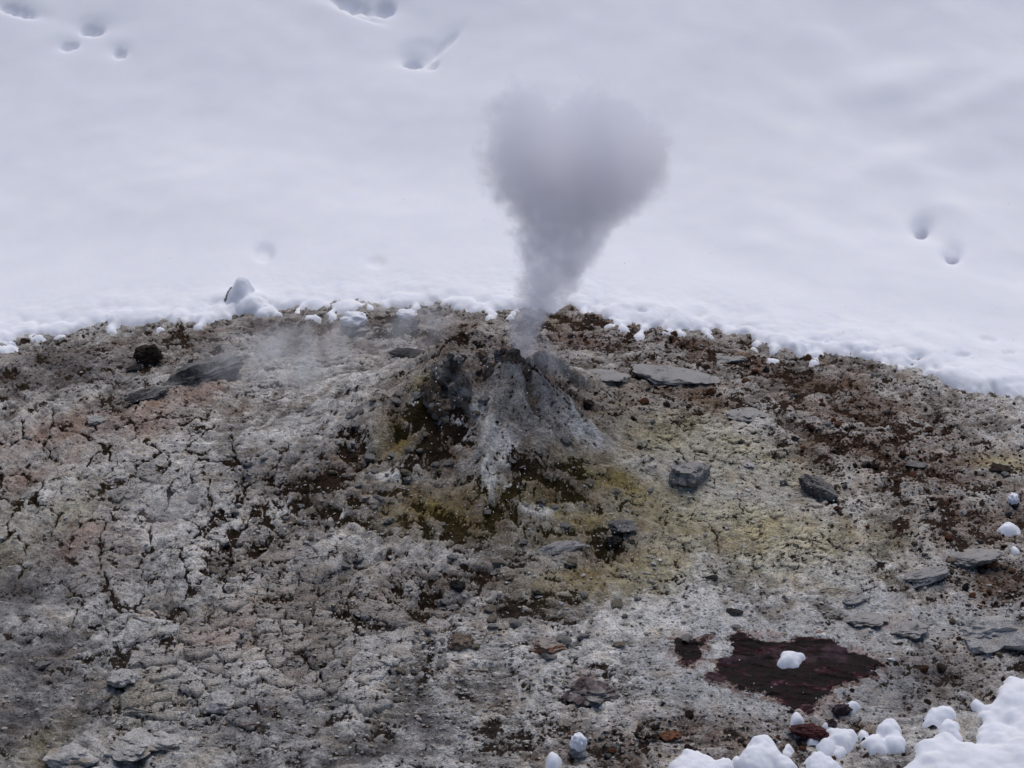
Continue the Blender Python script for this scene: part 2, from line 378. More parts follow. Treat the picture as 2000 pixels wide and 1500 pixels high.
SALT = blobs(U, V, [(545, 1000, 40, 28, 0), (520, 1020, 22, 22), (655, 1065, 14, 45, -25), (640, 1100, 16, 16), (380, 1105, 28, 36, 30), (390, 868, 22, 12), (820, 815, 28, 30, 60), (660, 1010, 18, 22),
                    (945, 800, 26, 90, 12), (985, 890, 34, 60, 10), (1140, 835, 55, 24, -40), (955, 950, 18, 50, 0), (1000, 965, 26, 16), (900, 830, 25, 40), (1050, 1000, 40, 20), (760, 920, 40, 30), (1280, 1225, 130, 20, 5), (430, 1030, 90, 50, 30)])
MI = lerp(MI, (.66, .645, .61), ss(.30, .85, SALT + .8*sm + .3*fine) * .85)
MI = lerp(MI, (.50, .485, .462), .42 * np.clip(np.maximum(cracked, .9*plates), 0, 1))
MI = lerp(MI, (.27, .165, .12), nz * .6 * blobs(U, V, [(170, 845, 240, 36, 12), (330, 790, 120, 24, 20), (30, 935, 120, 22, 15), (150, 1060, 70, 30, 30), (430, 1240, 100, 22, 25)]))
MI = lerp(MI, (.43, .385, .26), .38 * yellow)
RS = blobs(U, V, [(1150, 1320, 45, 30, 10), (1345, 1275, 60, 50), (1700, 1290, 70, 20, -20), (1720, 1220, 60, 18, -10), (1620, 1370, 80, 25, 20), (1470, 1245, 90, 16), (1060, 1262, 40, 14, 20)])
MI = lerp(MI, (.22, .085, .055), ss(.35, .9, RS * (.8 + .9*sm)) * .5)
EA = np.ones(X.shape + (3,)) * np.array((.040, .025, .016))
MI = lerp(MI, (.15, .105, .075), .75 * pits * ss(-.5, .2, .6*mid + .7*crumb + .3*big) * (1 - SALT))
MI = np.minimum(MI * 1.20, .80)
EA = lerp(EA, (.060, .045, .012), OL * .9); EA = lerp(EA, (.05, .028, .018), grav * .6); EA = lerp(EA, (.05, .042, .038), ss(900, 1250, V) * .5 * (1 - pits))

GRID.update(x=xs, y=ys, z=Z)
k = np.ones(9) / 9                                         # a calmer copy of the surface, for setting stones down
Zs = Z.copy()
for ax in (0, 1):
    Zs = sum(np.roll(Zs, i, ax) for i in (-6, -4, -2, 0, 2, 4, 6)) / 7
GRID['zs'] = Zs; GRID['crust'] = crust
for i in range(3): GRID['mi%d' % i] = MI[..., i].copy()
cellr = r[:-1, :-1] + .05*fbm(X[:-1, :-1]*8, Y[:-1, :-1]*8, 2, 77)
incone = cellr < .30
A = dict(mineral=(MI, 'FLOAT_COLOR'), crust=(crust, 'FLOAT'), earth=(EA, 'FLOAT_COLOR'))
ground = tag(link('ground', grid_mesh('ground', X, Y, Z, ~incone, CLAY, A)), 'mound of pale crusted clay stained brown, olive and yellow around the vent', kind='structure')
cone = tag(link('vent_cone', grid_mesh('vent_cone', X, Y, Z, incone, CLAY, A)), 'crumbling grey clay cone with pale streaks, steam leaving its broken top', 'vent cone')
for arr in ('MI', 'EA'): del globals()[arr]

# ------------------------------------------------------------------ stones
def stone_mesh(name, m, size, seed, planes=16, sub=4, rough=.14, flat=0, sharp=1.0, tz=None):
    rnd = random.Random(seed); bm = bmesh.new(); bmesh.ops.create_icosphere(bm, subdivisions=sub, radius=1)
    P = []
    for i in range(planes):
        d = Vector((rnd.gauss(0, 1), rnd.gauss(0, 1), rnd.gauss(0, 1))).normalized(); P.append((d, rnd.uniform(.42, .92)))
    if flat: P.append((Vector((rnd.uniform(-.15, .15), rnd.uniform(-.15, .15), 1)).normalized(), flat))
    off = Vector((seed * 3.17, seed * 1.31, 0))
    for v in bm.verts:
        d = v.co.normalized(); rr = 1.0
        for p, o in P:
            c = d.dot(p)
            if c > .05: rr = min(rr, o / c)
        rr = 1 + (rr - 1) * sharp
        rr *= 1 + rough * mnoise.fractal(d * 2.2 + off, .7, 2.1, 6)
        v.co = d * rr
    lo = [min(v.co[i] for v in bm.verts) for i in range(3)]; hi = [max(v.co[i] for v in bm.verts) for i in range(3)]
    for v in bm.verts: v.co = Vector([((v.co[i] - lo[i]) / (hi[i] - lo[i]) * 2 - 1) * size[i] for i in range(3)])
    me = bpy.data.meshes.new(name); bm.to_mesh(me); bm.free()
    me.polygons.foreach_set('use_smooth', [True] * len(me.polygons)); me.materials.append(m)
    if planes: me.set_sharp_from_angle(angle=R(24))
    return me
def stone(name, u, v, wpx, hpx, m, label, cat='stone', rot=0, tilt=(0, 0), depth=.9, sink=.25, seed=0, group=None, **kw):
    """(u, v) is the middle of the stone in the photo, wpx and hpx its size there."""
    if 'rough' not in kw: kw['rough'] = .24
    p = hit(u, v + hpx * .25); w2 = wpx * PX / 2; dp = w2 * depth
    hz = max(hpx * PX / 2 * 1.1 - dp * .30, hpx * PX * .25); sink += .07 if 'slab' in name or 'boulder' in name else .03
    me = stone_mesh(name, m, (w2, dp, hz), seed, **kw)
    o = link(name, me, None, (p[0], p[1], p[2] + hz * (1 - 2*sink) * .7)); o.rotation_euler = (R(tilt[0]), R(tilt[1]), R(rot))
    return tag(o, label, cat, group)
def snow_cap(par, size, off, seed=1, rough=.26):
    me = stone_mesh('snow_cap', SNOW, size, seed, planes=0, sub=4, rough=rough)
    return link('snow_cap', me, par, off)

st = stone
st('stone', 292, 690, 66, 62, M['dark'], 'dark brown upright boulder on the left of the mound near the snow', seed=3, depth=.8, sink=.15)
st('stone', 262, 717, 34, 20, M['black'], 'small blackish stone at the foot of the dark upright boulder', seed=4)
st('rock_slab', 385, 724, 214, 76, M['charcoal'], 'long dark grey slab of rock in thin steam, left of the cone', 'rock slab', rot=20, tilt=(8, -13), depth=.42, sink=.1, seed=11, rough=.2, flat=.8)
st('rock_slab', 285, 768, 105, 36, M['charcoal'], 'grey broken end of slab lying just left of the long dark slab', 'rock slab', rot=18, tilt=(6, -9), depth=.42, sink=.02, seed=12, rough=.2)
s = st('snow_capped_stone', 694, 640, 66, 46, M['grey'], 'round stone with a snow cap at the snow edge left of the plume', seed=15, sink=.2)
snow_cap(s, (.040, .036, .024), (-.004, .006, .028), 2)
s = st('snow_capped_stone', 792, 634, 62, 56, M['charcoal'], 'larger grey stone in steam at the snow edge, dusted with snow', seed=16, sink=.2)
snow_cap(s, (.030, .028, .014), (.004, .008, .036), 3)
st('stone', 800, 684, 92, 36, M['black'], 'blackish low jagged rock just behind and left of the cone', seed=17, rough=.3, depth=.6)
st('rock_slab', 1182, 730, 108, 30, M['blue'], 'thin slate grey slab lying flat right of the cone top', 'rock slab', rot=-8, depth=.8, sink=.35, seed=21, flat=.5)
st('rock_slab', 1318, 722, 190, 54, M['blue'], 'large flat slate grey slab with an orange broken front', 'rock slab', rot=-14, tilt=(0, 6), depth=.6, sink=.36, seed=22, sub=4, flat=.5, rough=.14)
st('stone', 1300, 738, 86, 34, M['orange'], 'orange brown lump under the front of the large slate slab', seed=23, rot=-20, sink=.3)
st('rock_slab', 1425, 698, 70, 24, M['grey'], 'small flat grey slab below the snow edge, right of the large slab', 'rock slab', rot=-15, seed=24, flat=.5, sink=.35)
st('rock_slab', 1458, 804, 86, 24, M['blue'], 'small slate grey slab half buried in brown gravel', 'rock slab', rot=4, seed=25, flat=.45, sink=.4)
st('stone', 1348, 928, 88, 66, M['grey'], 'squat grey stone with a pale flat top on the yellowish crust', seed=33, flat=.55, depth=.8, sink=.12, planes=9)
st('stone', 1598, 950, 92, 50, M['charcoal'], 'dark grey wedge of stone sloping down to the right', seed=31, rot=-25, tilt=(0, 16), depth=.6, sink=.2)
st('stone', 1552, 858, 22, 18, M['black'], 'small black pebble alone between brown gravel and yellow crust', 'pebble', seed=35)
st('stone', 1150, 790, 24, 24, M['dark'], 'round dark brown pebble beside the right flank of the cone', 'pebble', seed=36, sink=.1)
st('stone', 893, 1145, 32, 30, M['black'], 'black round stone in the dark hollow below the cone', seed=37, sink=.1, planes=4)
st('rock_slab', 1085, 1070, 124, 26, M['grey'], 'narrow grey sliver of rock lying tilted below the cone', 'rock slab', rot=14, tilt=(0, -12), depth=.28, seed=38, sink=.2, rough=.2)
st('stone', 1198, 1056, 30, 30, M['black'], 'black angular stone above the dark hollow, end of the grey sliver', seed=39, sink=.15)
st('stone', 1215, 1024, 60, 34, M['charcoal'], 'low charcoal stone above the black angular stone', seed=40, sink=.35)
st('rock_slab', 1895, 1082, 124, 44, M['grey'], 'grey flat slab at the right edge beside rusty gravel', 'rock slab', rot=6, seed=41, flat=.5, depth=.6, sink=.25)
st('stone', 1935, 1098, 38, 26, M['rust'], 'dark rusty stone leaning on the grey slab at the right', seed=42)
st('rock_slab', 1812, 1122, 92, 36, M['blue'], 'slate grey slab tilted up to the right, below the grey flat slab', 'rock slab', rot=14, tilt=(0, -10), seed=43, flat=.6, depth=.5, sink=.25)
st('boulder', 1925, 1215, 190, 96, M['pale'], 'broad pale grey boulder half buried at the right edge', 'boulder', seed=44, depth=.7, sink=.42, rough=.32)
st('stone', 1672, 1166, 54, 30, M['blue'], 'smooth bluish grey bump of stone above the dark red rock', seed=45, sink=.35)
st('stone', 1690, 1200, 90, 26, M['grey'], 'flat grey hump below the smooth bluish bump', seed=46, sink=.4)
st('stone', 1775, 1222, 74, 44, M['grey'], 'grey wedge of stone above the right tip of the dark red rock', seed=47, sink=.35, rot=-30)
st('stone', 1645, 1385, 40, 34, M['purple'], 'dark purple stone at the lower right of the dark red rock', seed=48, sink=.2)
st('stone', 1580, 1424, 76, 44, M['maroon'], 'wet maroon stone among the snow clumps below the red rock', seed=49, sink=.25, depth=.7)
st('stone', 1622, 1412, 28, 30, M['purple'], 'small dark purple stone touching the wet maroon stone', seed=50)
st('stone', 1310, 1434, 44, 24, M['rust'], 'rusty stone lying on pale clay near the bottom edge', seed=51)
st('stone', 1150, 1330, 118, 60, M['purplegrey'], 'low purple grey rock with a reddish top, left of the dark red rock', seed=52, sink=.54, rough=.32)
st('stone', 1066, 1250, 80, 44, M['orange'], 'grey stone with an orange stain in the middle foreground', seed=53, sink=.4, rot=25)
st('stone', 900, 1250, 52, 40, M['tan'], 'tan flat stone on pale clay below the dark hollow', seed=54, sink=.35)
st('stone', 190, 818, 50, 18, M['pale'], 'pale flat stone lying on the reddish brown band', seed=55, flat=.5, sink=.3)
st('stone', 243, 813, 20, 17, M['tan'], 'small round tan pebble right of the pale flat stone', 'pebble', seed=56)
st('stone', 1286, 1094, 18, 9, M['white'], 'tiny white pebble on the yellowish crust below the squat stone', 'pebble', seed=57)
st('stone', 1460, 958, 14, 10, M['white'], 'tiny white pebble between the squat stone and the dark wedge', 'pebble', seed=58)
st('stone', 1530, 944, 16, 17, M['charcoal'], 'small dark pebble left of the dark grey wedge of stone', 'pebble', seed=59)
st('stone', 1740, 1286, 18, 10, M['white'], 'tiny white pebble just right of the dark red rock', 'pebble', seed=60)
st('stone', 240, 1322, 62, 52, M['clod'], 'grey angular lump of clay embedded in the ground at lower left', seed=61, sink=.46, rough=.3)
st('rock_slab', 262, 1440, 120, 66, M['clod'], 'grey slab with a split face near the bottom left corner', 'rock slab', seed=62, sink=.46, rot=30, flat=.6, rough=.3)
st('stone', 145, 1462, 110, 62, M['clod'], 'pale lumpy stone at the bottom left corner', seed=63, sink=.46, rough=.22, sub=4)
st('stone', 440, 1362, 70, 52, M['clod'], 'grey lump of clay below the cracked clay plates', seed=64, sink=.46, rough=.2)
st('stone', 320, 1440, 80, 46, M['clod'], 'pale rounded stone right of the split grey slab', seed=65, sink=.46, rough=.3)
st('stone', 1390, 555 + 570, 26, 10, M['black'], 'thin black chip of stone above the dark red rock', 'pebble', seed=66)
st('stone', 1435, 1192, 34, 14, M['black'], 'thin black chip on pale clay just above the dark red rock', 'pebble', seed=67)
st('stone', 1460, 905, 30, 12, M['pale'], 'pale flake of stone on the yellow crust above the dark wedge', 'pebble', seed=68)
st('stone', 1790, 905, 46, 14, M['charcoal'], 'flat charcoal stone in gravel towards the right edge', seed=69)
st('stone', 1955, 908, 60, 26, M['dark'], 'dark overhanging rock beside the yellow patch at the right edge', seed=70)

# crusted lumps that make the broken rim of the vent are parts of the cone
def rim(u, v, wpx, hpx, m, seed, y, rough=.34, depth=.9):
    p = on_plane(u, v, y); w2 = wpx * PX / 2; hz = hpx * PX / 2 / .95
    me = stone_mesh('rim_lump', m, (w2, w2 * depth, hz), seed, planes=7, sub=4, rough=rough)
    return link('rim_lump', me, cone, p)
rim(872, 746, 66, 88, M['crustlump'], 101, .03); rim(845, 775, 50, 66, M['brownlump'], 102, -.01); rim(900, 770, 50, 80, M['crustlump'], 103, -.02)
rim(938, 706, 44, 46, M['brownlump'], 104, .10); rim(1012, 722, 70, 84, M['brownlump'], 105, .05); rim(984, 704, 40, 44, M['charcoal'], 106, .06)
rim(1035, 742, 44, 70, M['brownlump'], 107, .05); rim(860, 795, 44, 40, M['brownlump'], 108, -.04); rim(885, 705, 44, 36, M['crustlump'], 109, .02)
rim(960, 730, 40, 50, M['brownlump'], 110, .04)

rnd = random.Random(8); RL = [o for o in cone.children if o.name.startswith('rim_lump')]
RC = [stone_mesh('crust_clod', m_, (1, .9, .75), 400 + i, planes=7, sub=2, rough=.35) for i, m_ in enumerate((M['crustlump'], M['brownlump'], M['crustlump'], M['brownlump'], M['charcoal'], M['clod']))]
for i in range(170):
    o_ = rnd.choice(RL); v_ = rnd.choice(o_.data.vertices)
    if v_.normal.y > .35: continue
    q = o_.location + v_.co * .98; s_ = rnd.uniform(3.5, 11) * PX
    o = link('crust_clod', rnd.choice(RC), cone, q); o.scale = (s_, s_, s_); o.rotation_euler = (rnd.uniform(0, 6), rnd.uniform(0, 6), rnd.uniform(0, 6))

# ------------------------------------------------------------------ the dark red rock
def slab_patch(name, P, label, seed):
    u0, u1 = min(p[0] for p in P) - 12, max(p[0] for p in P) + 12; v0, v1 = min(p[1] for p in P) - 12, max(p[1] for p in P) + 12
    a = hit(u0, v1); b = hit(u1, v1); c = hit((u0 + u1) / 2, v0)
    gx = np.arange(min(a[0], hit(u0, v0)[0]), max(b[0], hit(u1, v0)[0]), .003); gy = np.arange(a[1] - .02, c[1] + .02, .003)
    XX, YY = np.meshgrid(gx, gy); ZZ = interp(XX, YY, 'zs'); UU, VV = project(XX, YY, ZZ)
    d = poly_dist(UU, VV, P) + 30 * fbm(XX*10, YY*17, 5, seed, .62) - 9 * np.clip(fbm(XX*11, YY*30, 3, seed + 1), 0, 1) + 7
    stri = fbm(XX*9 + .5*YY, YY*70 + XX*8, 4, seed + 3, .6)
    step = np.abs(((stri*2.2) % 1) - .5)
    ZZ = ZZ + np.minimum(.008, d * .0005) + .006*stri + .0035*step
    keep = (d > -5)[:-1, :-1]
    o = link(name, grid_mesh(name, XX, YY, ZZ - .003, keep, RED_M, dict(rim=(ss(2, 26, d), 'FLOAT')))); return tag(o, label, 'rock')
m, t, b, o = mat('wet_dark_red_rock'); RED_M = m
co = N(t, 'ShaderNodeTexCoord').outputs['Object']; mp = N(t, 'ShaderNodeMapping'); mp.inputs['Scale'].default_value = (17, 40, 40); mp.inputs['Rotation'].default_value = (0, 0, R(8)); t.links.new(co, mp.inputs[0])
n1 = noise_node(t, mp.outputs[0], 1, 7, .68, .8); n2 = noise_node(t, co, 9, 5, .6); n3 = noise_node(t, co, 160, 3, .6)
c = ramp(t, n1, [(.34, (.002, .0005, .0008)), (.54, (.006, .0005, .0013)), (.62, (.036, .0035, .008)), (.70, (.17, .10, .13))])
c = mix(t, sstep(t, n2, .54, .66), c, mix(t, n1, (.006, .0012, .003), (.10, .055, .07))); c = mix(t, sstep(t, n3, .64, .72), c, (.05, .022, .026))
rim_ = math_node(t, 'ADD', N(t, 'ShaderNodeAttribute', attribute_name='rim').outputs['Fac'], math_node(t, 'MULTIPLY', math_node(t, 'SUBTRACT', n3, .5), 1.6))
pal = noise_node(t, mp.outputs[0], .55, 5, .65)
c = mix(t, sstep(t, rim_, .10, .34), mix(t, n2, (.13, .045, .022), (.34, .30, .28)), c)
c = mix(t, sstep(t, pal, .64, .72), c, (.20, .165, .175))
t.links.new(c, b.inputs['Base Color']); b.inputs['Roughness'].default_value = .5; b.inputs['Specular IOR Level'].default_value = .10
bump(t, b, math_node(t, 'ADD', n1, math_node(t, 'MULTIPLY', n3, .4)), .8, .006)
slab_patch('red_rock', RED, 'large wet dark red rock bared in pale clay, a snow clump on it', 5)
slab_patch('red_rock', RED2, 'small dark red rock beside the left end of the large red one', 6)

# ------------------------------------------------------------------ cracked clay plates and flakes: parts of the ground
def clip(poly, n, c):
    out = []
    for i in range(len(poly)):
        a, b2 = poly[i], poly[(i+1) % len(poly)]; da, db = np.dot(a, n) - c, np.dot(b2, n) - c
        if da <= 0: out.append(a)
        if da * db < 0: out.append(a + (b2 - a) * da / (da - db))
    return out
def plate(name, poly, thick, m, seed, shrink=.95, jag=.0034, dome=.12, tilt=.05, lift=0):
    rnd = random.Random(seed); P = np.array(poly); c = P.mean(0); P = c + (P - c) * shrink
    pts = []
    for i in range(len(P)):
        a, b2 = P[i], P[(i+1) % len(P)]; n = max(1, int(np.hypot(*(b2 - a)) / .011))
        for k2 in range(n):
            pts.append(a + (b2 - a) * k2 / n)
    pts = np.array(pts)
    pts = c + (c * 0 + pts - c) * (1 - .10 * np.cos(np.linspace(0, 6.28 * rnd.randint(2, 4), len(pts)))[:, None] * rnd.random())
    pts += np.random.RandomState(seed).normal(0, jag, pts.shape)
    n = len(pts); tx, ty = rnd.uniform(-tilt, tilt), rnd.uniform(-tilt, tilt)
    z0 = interp(np.array([c[0]]), np.array([c[1]]), 'zs')[0]
    def ring(s, dz, jit=0):
        q = c + (pts - c) * s; z = interp(q[:, 0], q[:, 1], 'zs') + dz + tx*(q[:, 0]-c[0]) + ty*(q[:, 1]-c[1])
        z = z + np.random.RandomState(seed + 5).normal(0, jit, n)
        return np.stack([q[:, 0] - c[0], q[:, 1] - c[1], z - z0], -1)
    co = np.concatenate([ring(1.03, -thick*.9), ring(1.0, lift + thick*.55, thick*.10), ring(.93, lift + thick*.85, thick*.10), ring(.55, lift + thick*(.80 + dome*.3), thick*.14), [[0, 0, lift + thick*(.7 + dome*.4)]]])
    f = []
    for k2 in range(3):
        for i in range(n):
            j = (i + 1) % n; f += [(k2*n + i, k2*n + j, (k2+1)*n + j), (k2*n + i, (k2+1)*n + j, (k2+1)*n + i)]
    for i in range(n): f.append((3*n + i, 3*n + (i+1) % n, 4*n))
    me = mesh_from(name, co, f, m)
    if m is CLAY:
        W = co[:, :2] + c; q = np.stack([interp(W[:, 0], W[:, 1], 'mi%d' % i) for i in range(3)], -1)
        q = q.mean(0) * rnd.uniform(.85, 1.2) * .75 + q * .25
        attr(me, 'mineral', q, 'FLOAT_COLOR'); attr(me, 'earth', np.ones((len(co), 3)) * (.05, .032, .02), 'FLOAT_COLOR')
        cr_ = np.full(len(co), 1.0); cr_[:n] = .25; cr_[n:2*n] = .8; attr(me, 'crust', cr_)
    return link(name, me, ground, (c[0], c[1], z0))
def tessellate(name, zone, spacing, thick, mats, seed, limit, test, aspect=1.25, **kw):
    rnd = random.Random(seed); (u0, v0, u1, v1) = zone
    c = [hit(*q) for q in ((u0, v0), (u1, v0), (u0, v1), (u1, v1))]
    xa, xb = min(p[0] for p in c), max(p[0] for p in c); ya, yb = min(p[1] for p in c), max(p[1] for p in c)
    pts = []
    for i in range(6000):
        p = np.array((rnd.uniform(xa, xb), rnd.uniform(ya, yb))); s = spacing * rnd.uniform(.7, 1.4)
        if all(abs(p[0]-q[0]) > s*3 or np.hypot(p[0]-q[0], (p[1]-q[1])*aspect) > s for q in pts): pts.append(p)
    pts = np.array(pts); cnt = 0
    for p in pts:
        z = interp(p[:1], p[1:], 'zs'); u, v = project(p[0], p[1], z[0])
        if rnd.random() > test(u, v) or cnt >= limit: continue
        s = spacing * 1.5; poly = [p + np.array(q) for q in ((-s, -s), (s, -s), (s, s), (-s, s))]
        for q in pts:
            d = q - p; L = np.hypot(*d)
            if 0 < L < spacing * 4: poly = clip(poly, d / L, np.dot((p + q) / 2, d / L))
        if len(poly) < 3: continue
        plate(name, poly, thick * rnd.uniform(.5, 1.4), rnd.choices([q[0] for q in mats], [q[1] for q in mats])[0], rnd.randint(0, 99999), **kw); cnt += 1
    return cnt
def tz(L, k=1):
    L2 = L
    return lambda u, v: min(1, k * max(math.exp(-((u-a)/ra)**2 - ((v-b2)/rb)**2) for a, b2, ra, rb in L2))
CLP = [(CLAY, 1)]
n1 = tessellate('clay_plate', (330, 1140, 740, 1420), .064, .012, CLP, 5, 150, tz([(560, 1260, 150, 110), (450, 1330, 110, 60), (400, 1230, 70, 40)], 1.3))
n2 = tessellate('clay_flake', (1180, 840, 1750, 1140), .040, .006, [(CLAY, 1)], 6, 80, tz([(1420, 900, 150, 60), (1480, 1050, 200, 60)], .45), shrink=.8, tilt=.14, jag=.003, dome=.1)
n3 = tessellate('clay_flake', (20, 860, 520, 1140), .060, .006, CLP, 7, 60, tz([(250, 960, 200, 90), (400, 1060, 100, 60), (100, 900, 130, 50)], .4), shrink=.82, tilt=.10, jag=.003, dome=.1)

# ------------------------------------------------------------------ clods: lumps of broken crust, parts of the ground, the small ones joined
def variants(name, mats, n, seed, flat=.6, rough=.2, sub=2, planes=8):
    return [stone_mesh(name, m_, (1, random.Random(seed + i).uniform(.7, 1), random.Random(seed + i + 50).uniform(flat - .12, flat + .15)), seed + i, planes=planes, sub=sub, rough=rough) for m_ in mats for i in range(n)]
def scatter(rnd, zones, n):                                # n places, more towards the middle of each zone (u, v, ru, rv, weight)
    out = []
    ws_ = [z[4] for z in zones]
    while len(out) < n:
        z = rnd.choices(zones, ws_)[0]; u, v = rnd.gauss(z[0], z[2]), rnd.gauss(z[1], z[3])
        if -40 < u < 2040 and 610 < v < 1540: out.append((u, v))
    return out
def edge_v(u): return np.interp(u, EU, EV)
EDGE = [(-500, 740), (0, 668), (60, 652), (150, 648), (265, 634), (430, 622), (520, 608), (640, 602), (700, 604), (800, 600), (900, 602), (1000, 604), (1100, 604), (1180, 620), (1260, 638), (1400, 652), (1480, 664), (1540, 688), (1600, 686), (1700, 704), (1800, 724), (1850, 742), (1900, 758), (1960, 772), (2020, 778), (2500, 900)]
EU, EV = [p[0] for p in EDGE], [p[1] for p in EDGE]
rnd = random.Random(21)
CLODV = variants('clay_clod', (M['clod'], M['clod'], M['clodtan']), 5, 200, .42, .4)
PITZ = [(600, 960, 120, 70, 3), (520, 1070, 80, 45, 1), (720, 880, 80, 60, 1.5), (950, 1010, 160, 60, 3), (860, 1160, 190, 60, 3), (640, 1190, 110, 60, 2), (1100, 950, 120, 60, 1), (620, 1290, 90, 70, 1), (300, 1320, 170, 90, 2), (850, 1280, 200, 80, 2), (1000, 1200, 150, 40, 2), (950, 850, 100, 60, 1)]
def pos(u, v): return hit(u, v)
for (u, v) in scatter(rnd, PITZ, 190):
    p = pos(u, v); s = rnd.uniform(7, 17) * PX * rnd.uniform(.6, 1.1)
    o = link('clay_clod', rnd.choice(CLODV), ground, (p[0], p[1], p[2] + s * .1)); o.scale = (s, s, s); o.rotation_euler = (rnd.uniform(-.3, .3), rnd.uniform(-.3, .3), rnd.uniform(0, 6.28))
def joined(name, places, mats, seed, parent=None):         # thousands of grains in one mesh, several materials
    rnd = random.Random(seed); base = []
    for i in range(8):
        bm = bmesh.new(); bmesh.ops.create_icosphere(bm, subdivisions=1, radius=1)
        for q in bm.verts: q.co *= random.Random(i*77 + q.index).uniform(.5, 1.25)
        bm.verts.ensure_lookup_table()
        base.append((np.array([q.co[:] for q in bm.verts]), np.array([[x.index for x in f_.verts] for f_ in bm.faces]))); bm.free()
    C, Fc, Mi = [], [], []; off = 0
    P = np.array([p[:3] for p in places])
    for (x, y, z, s) in places:
        c_, f_ = base[rnd.randrange(8)]; a = rnd.uniform(0, 6.28); ca, sa = math.cos(a), math.sin(a)
        q = c_ * np.array((s, s * rnd.uniform(.6, 1), s * rnd.uniform(.3, .6))); q = np.stack([q[:, 0]*ca - q[:, 1]*sa, q[:, 0]*sa + q[:, 1]*ca, q[:, 2]], -1)
        C.append(q + (x, y, z + s*.1)); Fc.append(f_ + off); off += len(c_); Mi += [rnd.choices(range(len(mats)), [m_[1] for m_ in mats])[0]] * len(f_)
    me = mesh_from(name, np.concatenate(C), np.concatenate(Fc), None, False)
    for m_ in mats: me.materials.append(m_[0])
    me.polygons.foreach_set('material_index', np.array(Mi, np.int32))
    return link(name, me, parent)
def places(rnd, zones, n, lo, hi):
    out = []
    for (u, v) in scatter(rnd, zones, n):
        if v < edge_v(u) + 2: continue
        p = macro_hit(u, v); out.append((p[0], p[1], 0, (lo + (hi - lo) * rnd.random()**2.5) * PX))
    a = np.array(out); a[:, 2] = interp(a[:, 0], a[:, 1], 'z'); return [tuple(q) for q in a]
_t = np.arange(6.8, 11.5, .012)
def macro_hit(u, v):
    d = ray(u, v); P = CAM[None] + d[None] * _t[:, None]; k = np.nonzero(P[:, 2] <= interp(P[:, 0], P[:, 1], 'zs'))[0]
    return P[k[0]] if len(k) else P[-1]
ALL = [(1000, 1050, 600, 250, 1)]
tag(joined('clay_crumbs', places(rnd, [(600, 1220, 150, 70, 1.5), (850, 1260, 200, 60, 1.5), (560, 1010, 120, 50, .5), (400, 1350, 300, 120, 3), (1000, 1380, 350, 90, 4), (300, 1000, 250, 120, 2), (1450, 1180, 300, 60, 2), (1500, 1000, 250, 90, 1)], 6500, 1.6, 7), [(M['clod'], 7), (M['clodtan'], 2), (M['pale'], 3)], 3, ground), kind='stuff')

# ------------------------------------------------------------------ pebbles of the right slope
GRZ = [(1230, 665, 90, 22, 2), (1450, 710, 160, 40, 3), (1680, 790, 170, 50, 3.5), (1320, 780, 150, 30, 2), (1830, 900, 150, 60, 3), (1900, 1010, 100, 70, 3), (1930, 1150, 60, 50, 2), (1650, 880, 110, 40, 2), (1500, 1440, 170, 30, 2), (1250, 1460, 120, 25, 1), (1830, 1310, 100, 50, 1.2), (1950, 1290, 60, 60, .8), (1750, 980, 140, 70, 1.2)]
KINDS = [('dark', 'dark brown', 5), ('rust', 'rusty brown', 4.5), ('charcoal', 'charcoal grey', 2), ('tan', 'tan', 1.6), ('pale', 'pale grey', 1.6), ('black', 'blackish', 1.5)]
PV = {k_[0]: variants('pebble', (M[k_[0]],), 5, 300 + 10*i, flat=.7, rough=.18) for i, k_ in enumerate(KINDS)}
rnd = random.Random(33); cnt = 0
for (u, v) in scatter(rnd, GRZ, 420):
    if v < edge_v(u) + 6 or v > 1495 or cnt >= 300: continue
    k_, word, _ = rnd.choices(KINDS, [q[2] for q in KINDS])[0]
    p = macro_hit(u, v); s = (4 + 6.5 * rnd.random()**3) * PX; z = interp(p[:1], p[1:2], 'zs')[0]
    where = 'just below the snow edge' if v < edge_v(u) + 60 else 'on the brown slope right of the cone' if v < 850 else 'in the gravel towards the right edge' if v < 1240 else 'near the snow clumps at the lower right'
    o = link('pebble', rnd.choice(PV[k_]), None, (p[0], p[1], z + s*.25)); o.scale = (s, s, s); o.rotation_euler = (rnd.uniform(-.4, .4), rnd.uniform(-.4, .4), rnd.uniform(0, 6.28))
    tag(o, '%s pebble, one of many lying %s' % (word, where), 'pebble', '%s pebbles %s' % (word, where)); cnt += 1
tag(joined('gravel', places(rnd, GRZ, 11000, 1.1, 5) + places(rnd, [(700, 665, 350, 20, 1), (150, 720, 130, 25, .8), (350, 800, 120, 30, .4), (980, 660, 120, 15, .5)], 1800, 1.2, 5), [(M['dark'], 6), (M['rust'], 4.5), (M['tan'], 1.4), (M['charcoal'], 2), (M['pale'], 1.5)], 9), 'fine brown, rusty and grey gravel strewn over the slopes of the mound', kind='stuff')

# ------------------------------------------------------------------ snow
def dome(X, Y, L):                                         # L: (x, y, rx, ry, h); rounded heaps that flow together
    E = np.full(X.shape, 0.); kk = 110.
    for (x, y, rx, ry, h) in L:
        d2 = ((X-x)/rx)**2 + ((Y-y)/ry)**2; d = np.sqrt(d2)
        T = np.where(d < 1, h * np.clip(1 - d2, 0, 1)**.62, -h * (d - 1) * 2.5)
        E = E + np.exp(np.clip(kk * T, -60, 60))
    return np.log(np.maximum(E, 1e-26)) / kk
